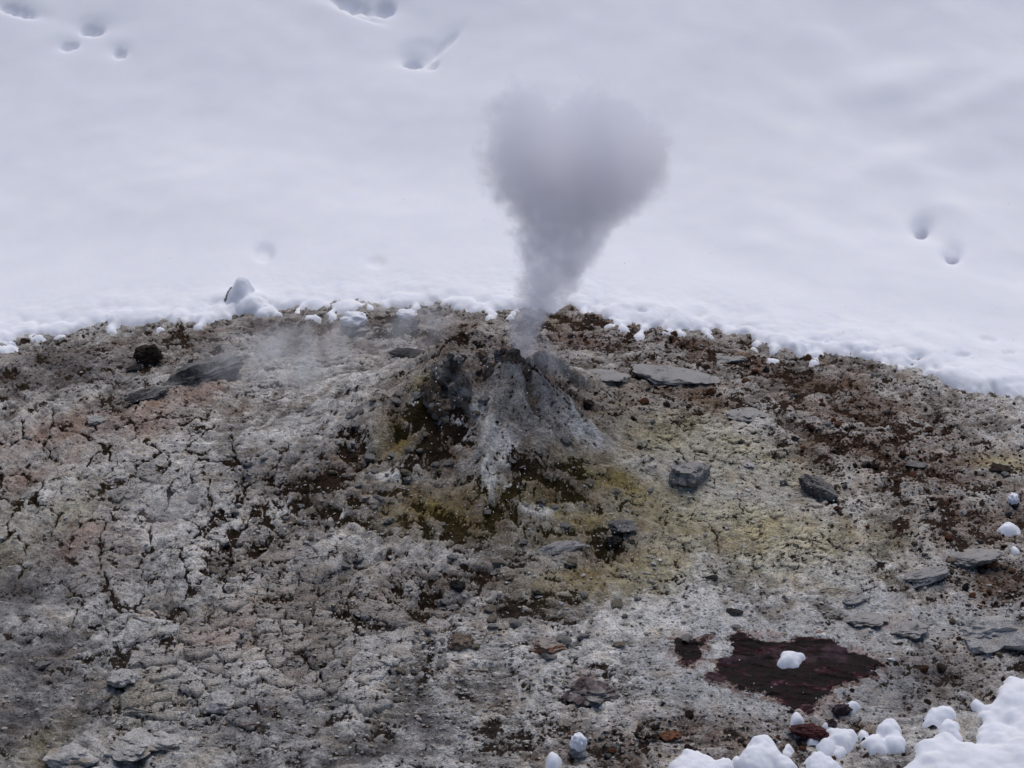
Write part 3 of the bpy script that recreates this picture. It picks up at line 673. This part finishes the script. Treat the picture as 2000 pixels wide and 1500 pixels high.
# the snowfield behind
sx = axis(-60, -1.60, .0042, 1.60, 60, 1.10); sy = np.concatenate([axis(-.6, .14, .0046, 1.15, 1.15), np.arange(1.162, 3.7, .0125), 3.7 + np.cumsum(.012 * 1.12 ** np.arange(1, 62))])
sy = np.unique(np.round(sy, 5))
SX, SY = np.meshgrid(sx, sy)
gz = interp(np.clip(SX, -8, 8), np.clip(SY, -2, 1.2), 'zs')
SU, SV = project(SX, SY, gz)
e = np.interp(SU, EU, EV) - SV
wxs, wys = .02*fbm(SX*16, SY*12, 2, 98), .03*fbm(SX*16, SY*12, 2, 99)
e = e - 16 + 9*fbm(SX*13, SY*6, 2, 94) * np.exp(-np.clip(e, 0, 999) / 45)
ew = e * .0040                                             # metres of depth behind the edge
T = np.where(ew > 0, .016*(1 - np.exp(-np.maximum(ew, 0) / .022)) + .10*ew*np.exp(-np.maximum(ew, 0)/.35), ew * .8)
# the lumps of its melting edge, flowing together with the field
rl = random.Random(77); LP = []; u = -90.0
jit = lambda u: 7*math.sin(u*.021) + 5*math.sin(u*.047 + 2) + 4*math.sin(u*.093 + 1)
while u < 2100:
    v = edge_v(u) + jit(u)*.6; rr_ = rl.choice((10, 13, 16, 20, 25, 30)) * (1 if u > 1050 else .85)
    LP.append((u, v - rr_*.30 - rl.uniform(0, 5), rr_, rl.uniform(.55, .8)))
    LP.append((u + rl.uniform(-14, 14), v - rr_*.5 - rl.uniform(10, 24), rr_*1.4, .5))
    if rl.random() < (.16 if u < 1050 else .30):             # a tongue, or loose bits lying before the edge
        x_ = u
        for i in range(rl.choice((1, 2, 3, 4))): LP.append((x_, v + 2 + i*rl.uniform(4, 7), rl.uniform(6, 12), .75)); x_ += rl.uniform(-9, 9)
    u += rr_ * rl.uniform(.55, 1.0)
KS = 170.; E = np.exp(np.clip(KS * T, -40, 60)); wsx, wsy = SX + .008*fbm(SX*26, SY*22, 3, 98), SY + .011*fbm(SX*26, SY*22, 3, 99)
for (u, v, rr_, k_) in LP:
    p = macro_hit(u, v); rx = rr_*PX*.95; ry = rx*rl.uniform(1.15, 1.7); h_ = rx*k_
    a0, a1 = np.searchsorted(sx, (p[0]-rx*1.9, p[0]+rx*1.9)); b0, b1 = np.searchsorted(sy, (p[1]-ry*1.9, p[1]+ry*1.9)); w_ = (slice(b0, b1), slice(a0, a1))
    d2 = ((wsx[w_]-p[0])/rx)**2 + ((wsy[w_]-p[1])/ry)**2
    E[w_] += np.exp(np.clip(KS * np.where(d2 < 1, h_*np.clip(1-d2, 0, 1)**.62, -h_*2.2*(np.sqrt(d2)-1)), -40, 60))
T = np.log(E) / KS
T = T + .0025*fbm(SX*40, SY*36, 2, 97) * np.exp(-np.clip(e, 0, 999) / 60)
base = macro(SX, SY, False)
t_ = ss(.80, 1.08, SY); SZ = (gz + T) * (1 - t_) + (base + T) * t_
und = .055*fbm(SX*.9, SY*.9, 2, 95) + .030*ss(.2, 1.2, SX)*fbm(SX*1.7 + SY*.8, SY*2.0, 2, 96) + .013*fbm(SX*2.4, SY*2.6, 3, 97)
SZ = SZ + und * ss(.06, .7, ew)
# animal tracks, melt holes and hollows
SU, SV = project(SX, SY, SZ)
for (u, v, ru, rv, dep, ang) in [(180, 55, 26, 9, .05, 0), (136, 86, 20, 8, .04, 10), (234, 102, 14, 8, .035, 0), (806, 116, 20, 9, .07, 0), (820, 95, 50, 26, .010, 0), (845, 125, 14, 8, .02, 20), (868, 85, 40, 8, .02, 40), (752, 8, 22, 14, .06, 0), (690, 2, 50, 9, .05, -15), (700, 22, 60, 8, .02, -20),
                                 (35, 18, 40, 8, .05, -15), (1800, 442, 13, 9, .10, 30), (1860, 494, 12, 10, .11, -30), (515, 490, 24, 22, .02, 0), (735, 510, 22, 14, .012, 0), (1840, 445, 70, 40, .012, 0), (1255, 604, 12, 4, .012, 0), (1590, 663, 20, 7, .014, 0), (1700, 680, 16, 6, .012, 0), (1790, 694, 16, 6, .014, 0), (1880, 690, 18, 6, .014, 0), (1970, 685, 14, 6, .014, 0), (1780, 706, 12, 5, .012, 0), (1830, 715, 12, 5, .012, 0), (1930, 660, 20, 8, .012, -10), (1450, 650, 16, 5, .01, 0)]:
    SZ = SZ - dep * (.35 * blob(SU, SV, u, v - rv * .5, ru * 1.5, rv * 1.8, ang) + .75 * ss(.25, .9, blob(SU, SV, u, v, ru, rv, ang)))
for (u, v, ru, rv, dep, ang) in [(1860, 420, 90, 34, .018, -25), (1780, 160, 120, 40, .025, 10), (1900, 200, 140, 34, .022, 22), (1790, 310, 120, 34, .018, 12), (1700, 350, 90, 30, .012, 15), (1480, 480, 60, 24, .012, 0), (470, 588, 70, 18, .022, 0), (1560, 676, 45, 12, .014, 10), (1945, 745, 40, 14, .012, 0)]:
    SZ = SZ + dep * blob(SU, SV, u, v, ru, rv, ang)
keep = (T > -.02)
keepc = keep[:-1, :-1] | keep[1:, 1:] | keep[:-1, 1:] | keep[1:, :-1]
GRID_S = dict(x=sx, y=sy, z=SZ)
tag(link('snow_field', grid_mesh('snow_field', SX, SY, SZ, keepc, SNOW)), 'smooth snow slope behind the mound with small animal tracks', kind='structure')

def clump(u_list, label, group=None, name='snow_clump', cat='snow clump', step=.0032, hk=1.0):
    """heaps given as (u, v, ru, rise): centre, half width in photo pixels and height factor"""
    L = []
    rn_ = random.Random(int(u_list[0][0] * 7 + u_list[0][1]))
    for (u, v, ru, k_) in list(u_list):                     # small lobes clinging to each heap
        if ru > 10:
            for _ in range(3 if ru < 40 else 6):
                a_ = rn_.uniform(0, 6.28); u_list.append((u + ru * .92 * math.cos(a_), v + ru * .55 * math.sin(a_), ru * rn_.uniform(.22, .42) if ru < 40 else rn_.uniform(9, 18), .75))
    for (u, v, ru, k_) in u_list:
        p = macro_hit(u, v + ru * .2); rx = ru * PX * .93; L.append((p[0], p[1], rx, rx * 1.05, rx * k_ * hk))
    x0 = min(a[0] - a[2]*1.25 for a in L); x1 = max(a[0] + a[2]*1.25 for a in L); y0 = min(a[1] - a[3]*1.25 for a in L); y1 = max(a[1] + a[3]*1.25 for a in L)
    XX, YY = np.meshgrid(np.arange(x0, x1 + step, step), np.arange(y0, y1 + step, step))
    T = dome(XX + .009*fbm(XX*27, YY*27, 3, 3), YY + .009*fbm(XX*27, YY*27, 3, 8), L) + .004*fbm(XX*48, YY*48, 3, 5)
    ZZ = interp(XX, YY, 'zs') + T
    kp = T > -.012
    cx, cy = (x0 + x1) / 2, (y0 + y1) / 2; cz = float(interp(np.array([cx]), np.array([cy]), 'zs')[0])
    o = link(name, grid_mesh(name, XX - cx, YY - cy, ZZ - cz, kp[:-1, :-1] & kp[1:, 1:], SNOW), None, (cx, cy, cz))
    return tag(o, label, cat, group)
GRP = 'snow clumps on the ground at the lower right'
clump([(1542, 1294, 22, .95), (1530, 1300, 14, .8), (1556, 1294, 13, .8)], 'rounded snow clump lying alone on the large dark red rock')
clump([(1555, 1412, 12, 1.1)], 'small round snow clump left of the wet maroon stone', GRP)
clump([(1591, 1430, 9, 1), (1588, 1448, 12, 1)], 'narrow upright snow clump right below the wet maroon stone', GRP)
clump([(1614, 1420, 10, 1)], 'tiny snow clump on the small purple stone', GRP)
clump([(1637, 1446, 24, .7), (1612, 1464, 18, .7), (1660, 1440, 12, .8), (1650, 1456, 14, .6)], 'wide lumpy snow clump in the middle of the small ones', GRP)
clump([(1636, 1472, 13, .8)], 'small snow clump just below the wide lumpy one', GRP)
clump([(1684, 1440, 11, .8)], 'small snow clump between the wide lumpy and the three-lobed one', GRP)
clump([(1730, 1428, 20, .9), (1708, 1458, 22, .8), (1750, 1452, 20, .8), (1745, 1420, 12, .8)], 'three-lobed snow clump right of the wide lumpy one', GRP)
clump([(1540, 1462, 9, 1), (1538, 1474, 8, .9)], 'tiny tall snow clump right of the biggest bottom heap', GRP)
clump([(1490, 1460, 24, 1.0), (1478, 1492, 36, .8), (1530, 1494, 24, .7), (1500, 1475, 26, .9)], 'biggest snow heap cut by the bottom edge, with a tall peak', GRP)
clump([(1440, 1490, 12, .9)], 'small round snow clump left of the biggest bottom heap', GRP)
clump([(1365, 1512, 58, .42)], 'low broad snow heap cut by the bottom edge, leftmost of the row', GRP)
clump([(1606, 1502, 30, .6)], 'snow heap cut by the bottom edge below the wide lumpy clump', GRP)
clump([(1838, 1400, 22, .75), (1816, 1412, 14, .8), (1852, 1396, 14, .7)], 'snow clump upper left of the big snow patch', GRP)
clump([(1858, 1424, 17, .7), (1846, 1440, 15, .7), (1868, 1440, 12, .7)], 'lumpy snow clump touching the big snow patch', GRP)
clump([(1665, 1386, 13, 1.1)], 'small round snow clump on the dark purple stone')
clump([(1171, 1366, 8, 1.2)], 'tiny snow clump on the low purple grey rock')
clump([(1970, 1034, 18, .95), (1958, 1042, 10, .8), (1984, 1042, 10, .8)], 'knobbly snow clump above the grey flat slab at the right edge')
clump([(1982, 1075, 9, .8)], 'tiny snow clump below the knobbly one at the right edge')
clump([(1080, 1494, 17, 1.1)], 'snow clump cut by the bottom edge left of the capped stone')
for (u, v, w_, lab) in [(70, 662, 13, 'small snow clump at the far left just below the snow edge'), (112, 660, 10, 'smaller snow clump right of the far left one below the snow edge'), (8, 682, 20, 'snow clump cut by the left edge of the photo'), (608, 622, 12, 'small snow clump on brown earth left of the capped round stone'), (310, 645, 8, 'tiny snow clump below the snow tongue on the left'), (1505, 705, 10, 'small snow clump among gravel below the snow tongue on the right')]:
    clump([(u, v, w_, .5), (u + w_*.9, v + 1, w_*.7, .45)], lab)
s = st('snow_capped_stone', 1130, 1468, 40, 34, M['grey'], 'small dark grey stone under a tall snow cap at the bottom', seed=81, sink=.2); snow_cap(s, (.021, .021, .026), (0, 0, .022), 5)
s = st('snow_capped_stone', 1978, 984, 26, 22, M['dark'], 'small dark stone with a round snow cap at the right edge', seed=82, sink=.2); snow_cap(s, (.016, .016, .018), (0, 0, .014), 6)
# the snow covered stump of rock at the snow edge
p = hit(468, 600)
s = tag(link('snow_capped_stone', stone_mesh('snow_capped_stone', M['grey'], (.030, .030, .030), 83), None, (p[0] - .018, p[1] + .010, p[2] + .030)), 'tall stone under a thick dome of snow standing at the snow edge', 'stone')
o = clump([(470, 592, 34, 1.9), (474, 590, 29, 2.25), (494, 600, 40, 1.0), (455, 604, 26, .7), (520, 606, 30, .6)], None, None, 'snow_cap', None); o.parent = s; o.location = Vector(o.location) - s.location
# the big patch at the lower right corner
clump([(1990, 1360, 44, .5), (1968, 1388, 34, .5), (2020, 1412, 50, .5), (1938, 1402, 22, .6), (1912, 1382, 12, .8), (1945, 1440, 34, .5), (1850, 1474, 46, .45), (1812, 1488, 24, .5), (1893, 1476, 24, .5), (1940, 1490, 60, .35), (1995, 1488, 62, .42), (2090, 1440, 90, .35), (2080, 1380, 90, .4), (1880, 1510, 70, .3), (1800, 1516, 40, .3), (2000, 1560, 150, .25), (2150, 1500, 200, .3)],
      'large lobed snow patch filling the lower right corner', None, 'snow_patch', 'snow patch', .005)

# ------------------------------------------------------------------ pine needles
def needle_mesh(m, seed):
    rnd = random.Random(seed); L = rnd.uniform(.030, .050); bend = rnd.uniform(-.25, .25); pr = []
    for k_ in range(5):
        s_ = k_ / 4; pr.append((L*(s_ - .5), bend*L*(s_ - .5)**2*2, .001 + .003*math.sin(s_*3.14)))
    co, f = [], []
    for i, q in enumerate(pr):
        rr = .0011 * (1 - .5*abs(i - 2) / 2)
        for a in range(4): co.append((q[0], q[1] + rr*math.cos(a*1.571), q[2] + rr*math.sin(a*1.571)))
    for i in range(4):
        for a in range(4): f.append((i*4 + a, i*4 + (a+1) % 4, i*4 + 4 + (a+1) % 4, i*4 + 4 + a))
    return mesh_from('pine_needle', co, f, m)
NV = [needle_mesh(M['needle'], i) for i in range(5)]; NR = [needle_mesh(M['redneedle'], i + 9) for i in range(3)]
def needle(u, v, ang, red=False, sc=1):
    p = macro_hit(u, v); z = interp(p[:1], p[1:2], 'zs')[0]
    o = link('pine_needle', random.choice(NR if red else NV), None, (p[0], p[1], z + .006)); o.rotation_euler = (0, random.uniform(-.15, .15), R(ang)); o.scale = (sc, sc, 1)
    if red: tag(o, 'reddish dry pine needle on grey clay at the lower left', 'pine needle', 'reddish pine needles at the lower left')
    else: tag(o, 'thin dark pine needle lying on the pale clay of the foreground', 'pine needle', 'dark pine needles on the foreground clay')
for a in [(1000, 1275, 55), (992, 1285, 65), (945, 1258, 80), (952, 1262, 70), (902, 1328, -45), (912, 1336, -40), (965, 1345, -35), (972, 1362, 70), (955, 1340, -20), (1180, 1310, -8), (1192, 1320, 10), (1218, 1332, -35), (1225, 1375, 60), (1195, 1440, 60), (1205, 1436, -50), (1290, 1438, 0, False, 1.4), (1160, 1478, 0), (1225, 1477, -20), (830, 1480, -60), (990, 1488, 5), (1015, 1205, 60), (1385, 1140, 20, False, 1.5), (1430, 1148, 10, False, 1.4), (1620, 1160, 5, False, 1.5),
          (110, 1355, 45), (130, 1340, 50), (385, 1300, 80), (570, 1300, 0, False, 1.3), (585, 1285, 60), (590, 1290, -40), (580, 1280, 20), (640, 1345, 65), (760, 1240, 0), (772, 1235, 70), (520, 1395, 30, True), (535, 1390, 35, True), (500, 1430, -35, True), (510, 1440, -60, True), (490, 1425, 20, True), (570, 1440, 70, True), (545, 1480, 65, True), (540, 1470, 75, True), (1720, 1395, -25), (1900, 1345, 30, False, 1.6)]:
    needle(*a)

# ------------------------------------------------------------------ steam
def vol_material(name, dens_fn, color, aniso=0.0):
    m = bpy.data.materials.new(name); m.use_nodes = True; t = m.node_tree; t.nodes.clear()
    o = N(t, 'ShaderNodeOutputMaterial'); pv = N(t, 'ShaderNodeVolumePrincipled')
    pv.inputs['Color'].default_value = (*color, 1); pv.inputs['Anisotropy'].default_value = aniso
    co = N(t, 'ShaderNodeTexCoord').outputs['Object']
    t.links.new(dens_fn(t, co), pv.inputs['Density']); t.links.new(pv.outputs[0], o.inputs['Volume'])
    m.cycles.volume_sampling = 'MULTIPLE_IMPORTANCE' if hasattr(m, 'cycles') else None
    return m
PY = .155
PROF = [(700, 996, 1044), (670, 990, 1050), (640, 990, 1060), (600, 1000, 1090), (560, 1008, 1132), (520, 1012, 1162), (480, 1006, 1184), (440, 998, 1218), (400, 978, 1262), (360, 942, 1304), (330, 926, 1328), (290, 934, 1350), (250, 940, 1346), (200, 940, 1300), (160, 940, 1290)]
TOP = [(915, 330), (932, 260), (950, 205), (975, 186), (1005, 180), (1040, 198), (1072, 228), (1106, 226), (1140, 198), (1172, 194), (1205, 206), (1250, 232), (1300, 262), (1345, 340)]
o0 = on_plane(1020, 700, PY); ZH = on_plane(1020, 150, PY)[2] - o0[2]; XH = .50
prof = []
for v, l, r_ in PROF:
    a, b2 = on_plane(l, v, PY), on_plane(r_, v, PY); prof.append(((a[2] - o0[2]) / ZH, ((a[0] + b2[0]) / 2 - o0[0]), (b2[0] - a[0]) / 2))
top = [((on_plane(u, v, PY)[0] - o0[0] + XH) / (2*XH), (on_plane(u, v, PY)[2] - o0[2]) / ZH) for u, v in TOP]
def plume_density(t, co):
    nv = N(t, 'ShaderNodeTexNoise'); nv.inputs['Scale'].default_value = 11; nv.inputs['Detail'].default_value = 5; nv.inputs['Roughness'].default_value = .6; t.links.new(co, nv.inputs['Vector'])
    s1 = N(t, 'ShaderNodeVectorMath', operation='SUBTRACT'); t.links.new(nv.outputs['Color'], s1.inputs[0]); s1.inputs[1].default_value = (.5, .5, .5)
    sep0 = N(t, 'ShaderNodeSeparateXYZ'); t.links.new(co, sep0.inputs[0])
    zn0 = math_node(t, 'DIVIDE', sep0.outputs[2], ZH, clamp=True)
    s2 = N(t, 'ShaderNodeVectorMath', operation='SCALE'); t.links.new(s1.outputs[0], s2.inputs[0]); t.links.new(math_node(t, 'MULTIPLY_ADD', zn0, .19, .035), s2.inputs['Scale'])
    nw = N(t, 'ShaderNodeTexNoise'); nw.inputs['Scale'].default_value = 34; nw.inputs['Detail'].default_value = 4; nw.inputs['Roughness'].default_value = .65; t.links.new(co, nw.inputs['Vector'])
    s3 = N(t, 'ShaderNodeVectorMath', operation='SUBTRACT'); t.links.new(nw.outputs['Color'], s3.inputs[0]); s3.inputs[1].default_value = (.5, .5, .5)
    s4 = N(t, 'ShaderNodeVectorMath', operation='SCALE'); t.links.new(s3.outputs[0], s4.inputs[0]); t.links.new(math_node(t, 'MULTIPLY_ADD', zn0, .16, .06), s4.inputs['Scale'])
    a0 = N(t, 'ShaderNodeVectorMath', operation='ADD'); t.links.new(co, a0.inputs[0]); t.links.new(s4.outputs[0], a0.inputs[1])
    ad = N(t, 'ShaderNodeVectorMath', operation='ADD'); t.links.new(a0.outputs[0], ad.inputs[0]); t.links.new(s2.outputs[0], ad.inputs[1])
    sep = N(t, 'ShaderNodeSeparateXYZ'); t.links.new(ad.outputs[0], sep.inputs[0])
    zn = math_node(t, 'DIVIDE', sep.outputs[2], ZH, clamp=True)
    rc = N(t, 'ShaderNodeValToRGB'); e_ = rc.color_ramp.elements
    for i, (z, c_, r_) in enumerate(prof):
        x = e_[0] if i == 0 else e_[1] if i == len(prof) - 1 else None
        if x is None: continue
        x.position = min(max(z, 0), 1); x.color = (c_ + .5, r_, 0, 1)
    for z, c_, r_ in prof[1:-1]:
        x = e_.new(z); x.color = (c_ + .5, r_, 0, 1)
    t.links.new(zn, rc.inputs[0])
    sc = N(t, 'ShaderNodeSeparateColor'); t.links.new(rc.outputs[0], sc.inputs[0])
    dx = math_node(t, 'SUBTRACT', sep.outputs[0], math_node(t, 'SUBTRACT', sc.outputs[0], .5)); rad = sc.outputs[1]
    dn = math_node(t, 'DIVIDE', math_node(t, 'SQRT', math_node(t, 'ADD', math_node(t, 'MULTIPLY', dx, dx), math_node(t, 'MULTIPLY', math_node(t, 'MULTIPLY', sep.outputs[1], sep.outputs[1]), 1.3))), rad)
    side = sstep(t, dn, 1.05, .70)
    rt = N(t, 'ShaderNodeValToRGB'); e_ = rt.color_ramp.elements
    e_[0].position, e_[0].color = top[0][0], (top[0][1],)*3 + (1,); e_[1].position, e_[1].color = top[-1][0], (top[-1][1],)*3 + (1,)
    for p_, z in top[1:-1]:
        x = e_.new(p_); x.color = (z, z, z, 1)
    xn = math_node(t, 'MULTIPLY_ADD', sep.outputs[0], 1/(2*XH), .5); t.links.new(xn, rt.inputs[0])
    ct = N(t, 'ShaderNodeSeparateColor'); t.links.new(rt.outputs[0], ct.inputs[0])
    tp = sstep(t, math_node(t, 'SUBTRACT', ct.outputs[0], zn), -.01, .06)
    foot = N(t, 'ShaderNodeMapRange'); foot.inputs[1].default_value = .02; foot.inputs[2].default_value = .30; foot.inputs[3].default_value = 19; foot.inputs[4].default_value = 13
    t.links.new(zn, foot.inputs[0])
    inner = math_node(t, 'MAXIMUM', math_node(t, 'MULTIPLY_ADD', noise_node(t, co, 17, 5, .65), 3.2, -.6), .12)
    return math_node(t, 'MULTIPLY', math_node(t, 'MULTIPLY', math_node(t, 'MULTIPLY', side, tp), foot.outputs[0]), inner)
# the closed body of the plume: rings round its axis, cut by the outline of its two heads
zs_ = np.linspace(-.01, 1.0, 46); co_, f_ = [], []
pz = [p[0] for p in prof]; pc = [p[1] for p in prof]; pr = [p[2] for p in prof]; NS = 40
tx_, tz_ = np.array([q[0] for q in top])*2*XH - XH, np.array([q[1] for q in top]) + .06
gx_ = np.linspace(tx_[0] - .05, tx_[-1] + .05, 400); gz_ = np.interp(gx_, tx_, tz_); gz_ = np.minimum(np.maximum.accumulate(gz_), np.maximum.accumulate(gz_[::-1])[::-1])
zs_ = np.linspace(-.01, gz_.max() - .002, 50)
for z in zs_:
    c_, r_ = np.interp(z, pz, pc), np.interp(z, pz, pr) + .012 + .030*max(z, 0)
    ok = gx_[gz_ >= z]; xl, xr = max(c_ - r_, ok[0]), min(c_ + r_, ok[-1]); rx_ = (xr - xl)/2; ry_ = r_*.9*math.sqrt(rx_/r_); c_ = (xl + xr)/2
    for a in range(NS):
        an = a / NS * 6.2831853; co_.append((c_ + rx_*math.cos(an), ry_*math.sin(an), z * ZH))
for i in range(len(zs_) - 1):
    for a in range(NS): f_.append((i*NS + a, i*NS + (a+1) % NS, (i+1)*NS + (a+1) % NS, (i+1)*NS + a))
me = bpy.data.meshes.new('steam_plume'); me.from_pydata(co_, [], f_ + [tuple(range(NS))[::-1]] + [tuple((len(zs_)-1)*NS + a for a in range(NS))]); me.update()
me.materials.append(vol_material('plume_steam', plume_density, (.956, .957, .994), .3))
tag(link('steam_plume', me, None, tuple(o0)), 'dense grey steam plume widening upwards from the cone into two rounded heads', 'steam plume')
def wisp(u, v, ru, rv, y, dens, label, seed, depth=.1, lean=0):
    p = on_plane(u, v, y); sx_, sz_ = ru * PX, rv * PX
    def fn(t, co):
        mp = N(t, 'ShaderNodeMapping'); mp.inputs['Scale'].default_value = (1/sx_, 1/depth, 1/sz_); t.links.new(co, mp.inputs[0])
        ln = N(t, 'ShaderNodeVectorMath', operation='LENGTH'); t.links.new(mp.outputs[0], ln.inputs[0])
        q = sstep(t, ln.outputs['Value'], 1.0, .15)
        mo = N(t, 'ShaderNodeMapping'); mo.inputs['Location'].default_value = (seed, 0, 0); mo.inputs['Rotation'].default_value = (0, R(lean), 0); mo.inputs['Scale'].default_value = (1, 1, .55); t.links.new(co, mo.inputs[0])
        nz_ = sstep(t, noise_node(t, mo.outputs[0], 13, 5, .62, .4), .38, .72)
        return math_node(t, 'MULTIPLY', math_node(t, 'MULTIPLY', q, nz_), dens)
    bm = bmesh.new(); bmesh.ops.create_icosphere(bm, subdivisions=3, radius=1)
    for q in bm.verts: q.co = Vector((q.co.x * sx_, q.co.y * depth, q.co.z * sz_))
    me = bpy.data.meshes.new('steam_wisp'); bm.to_mesh(me); bm.free(); me.materials.append(vol_material('thin_steam', fn, (.96, .96, .97)))
    return tag(link('steam_wisp', me, None, p), label, 'steam wisp')
wisp(540, 700, 200, 85, -.02, 18, 'thin steam drifting over the right end of the long dark slab', 3, .10, 30)
wisp(640, 660, 230, 70, .22, 9, 'wide thin steam over the brown ground between the slab and the cone', 15, .09, 25)
wisp(820, 640, 95, 75, .30, 19, 'pale wisp of steam rising behind the cone on its left', 5, .08, -20)
wisp(1080, 690, 70, 60, .10, 11, 'thin steam spilling over the right shoulder of the cone', 7, .07, 30)
wisp(310, 990, 130, 80, -.45, 4, 'faint steam over the cracked clay on the left', 9, .10, 30)

wisp(1430, 210, 300, 330, .75, 1.5, 'broad faint drift of steam in front of the snow right of the plume', 11, .25, 20)

# ------------------------------------------------------------------ snowflakes in the air
rnd = random.Random(5); oc = np.array([(1, 0, 0), (-1, 0, 0), (0, 1, 0), (0, -1, 0), (0, 0, 1), (0, 0, -1)], float)
of = np.array([(0, 2, 4), (2, 1, 4), (1, 3, 4), (3, 0, 4), (2, 0, 5), (1, 2, 5), (3, 1, 5), (0, 3, 5)]); C, Fc = [], []
for i in range(1100):
    u, v = (rnd.gauss(1000, 380), rnd.gauss(950, 230)) if i % 3 else (rnd.uniform(0, 2000), rnd.uniform(600, 1500))
    d = ray(u, v); p = CAM + d * (rnd.uniform(.94, .995) * np.linalg.norm(macro_hit(min(max(u, 0), 2000), max(v, 640)) - CAM) / np.linalg.norm(d))
    C.append(oc * rnd.uniform(.0008, .0019) + p); Fc.append(of + i*6)
tag(link('snowflakes', mesh_from('snowflakes', np.concatenate(C), np.concatenate(Fc), SNOW, False)), 'fine white snowflakes drifting in the air before the mound', kind='stuff')
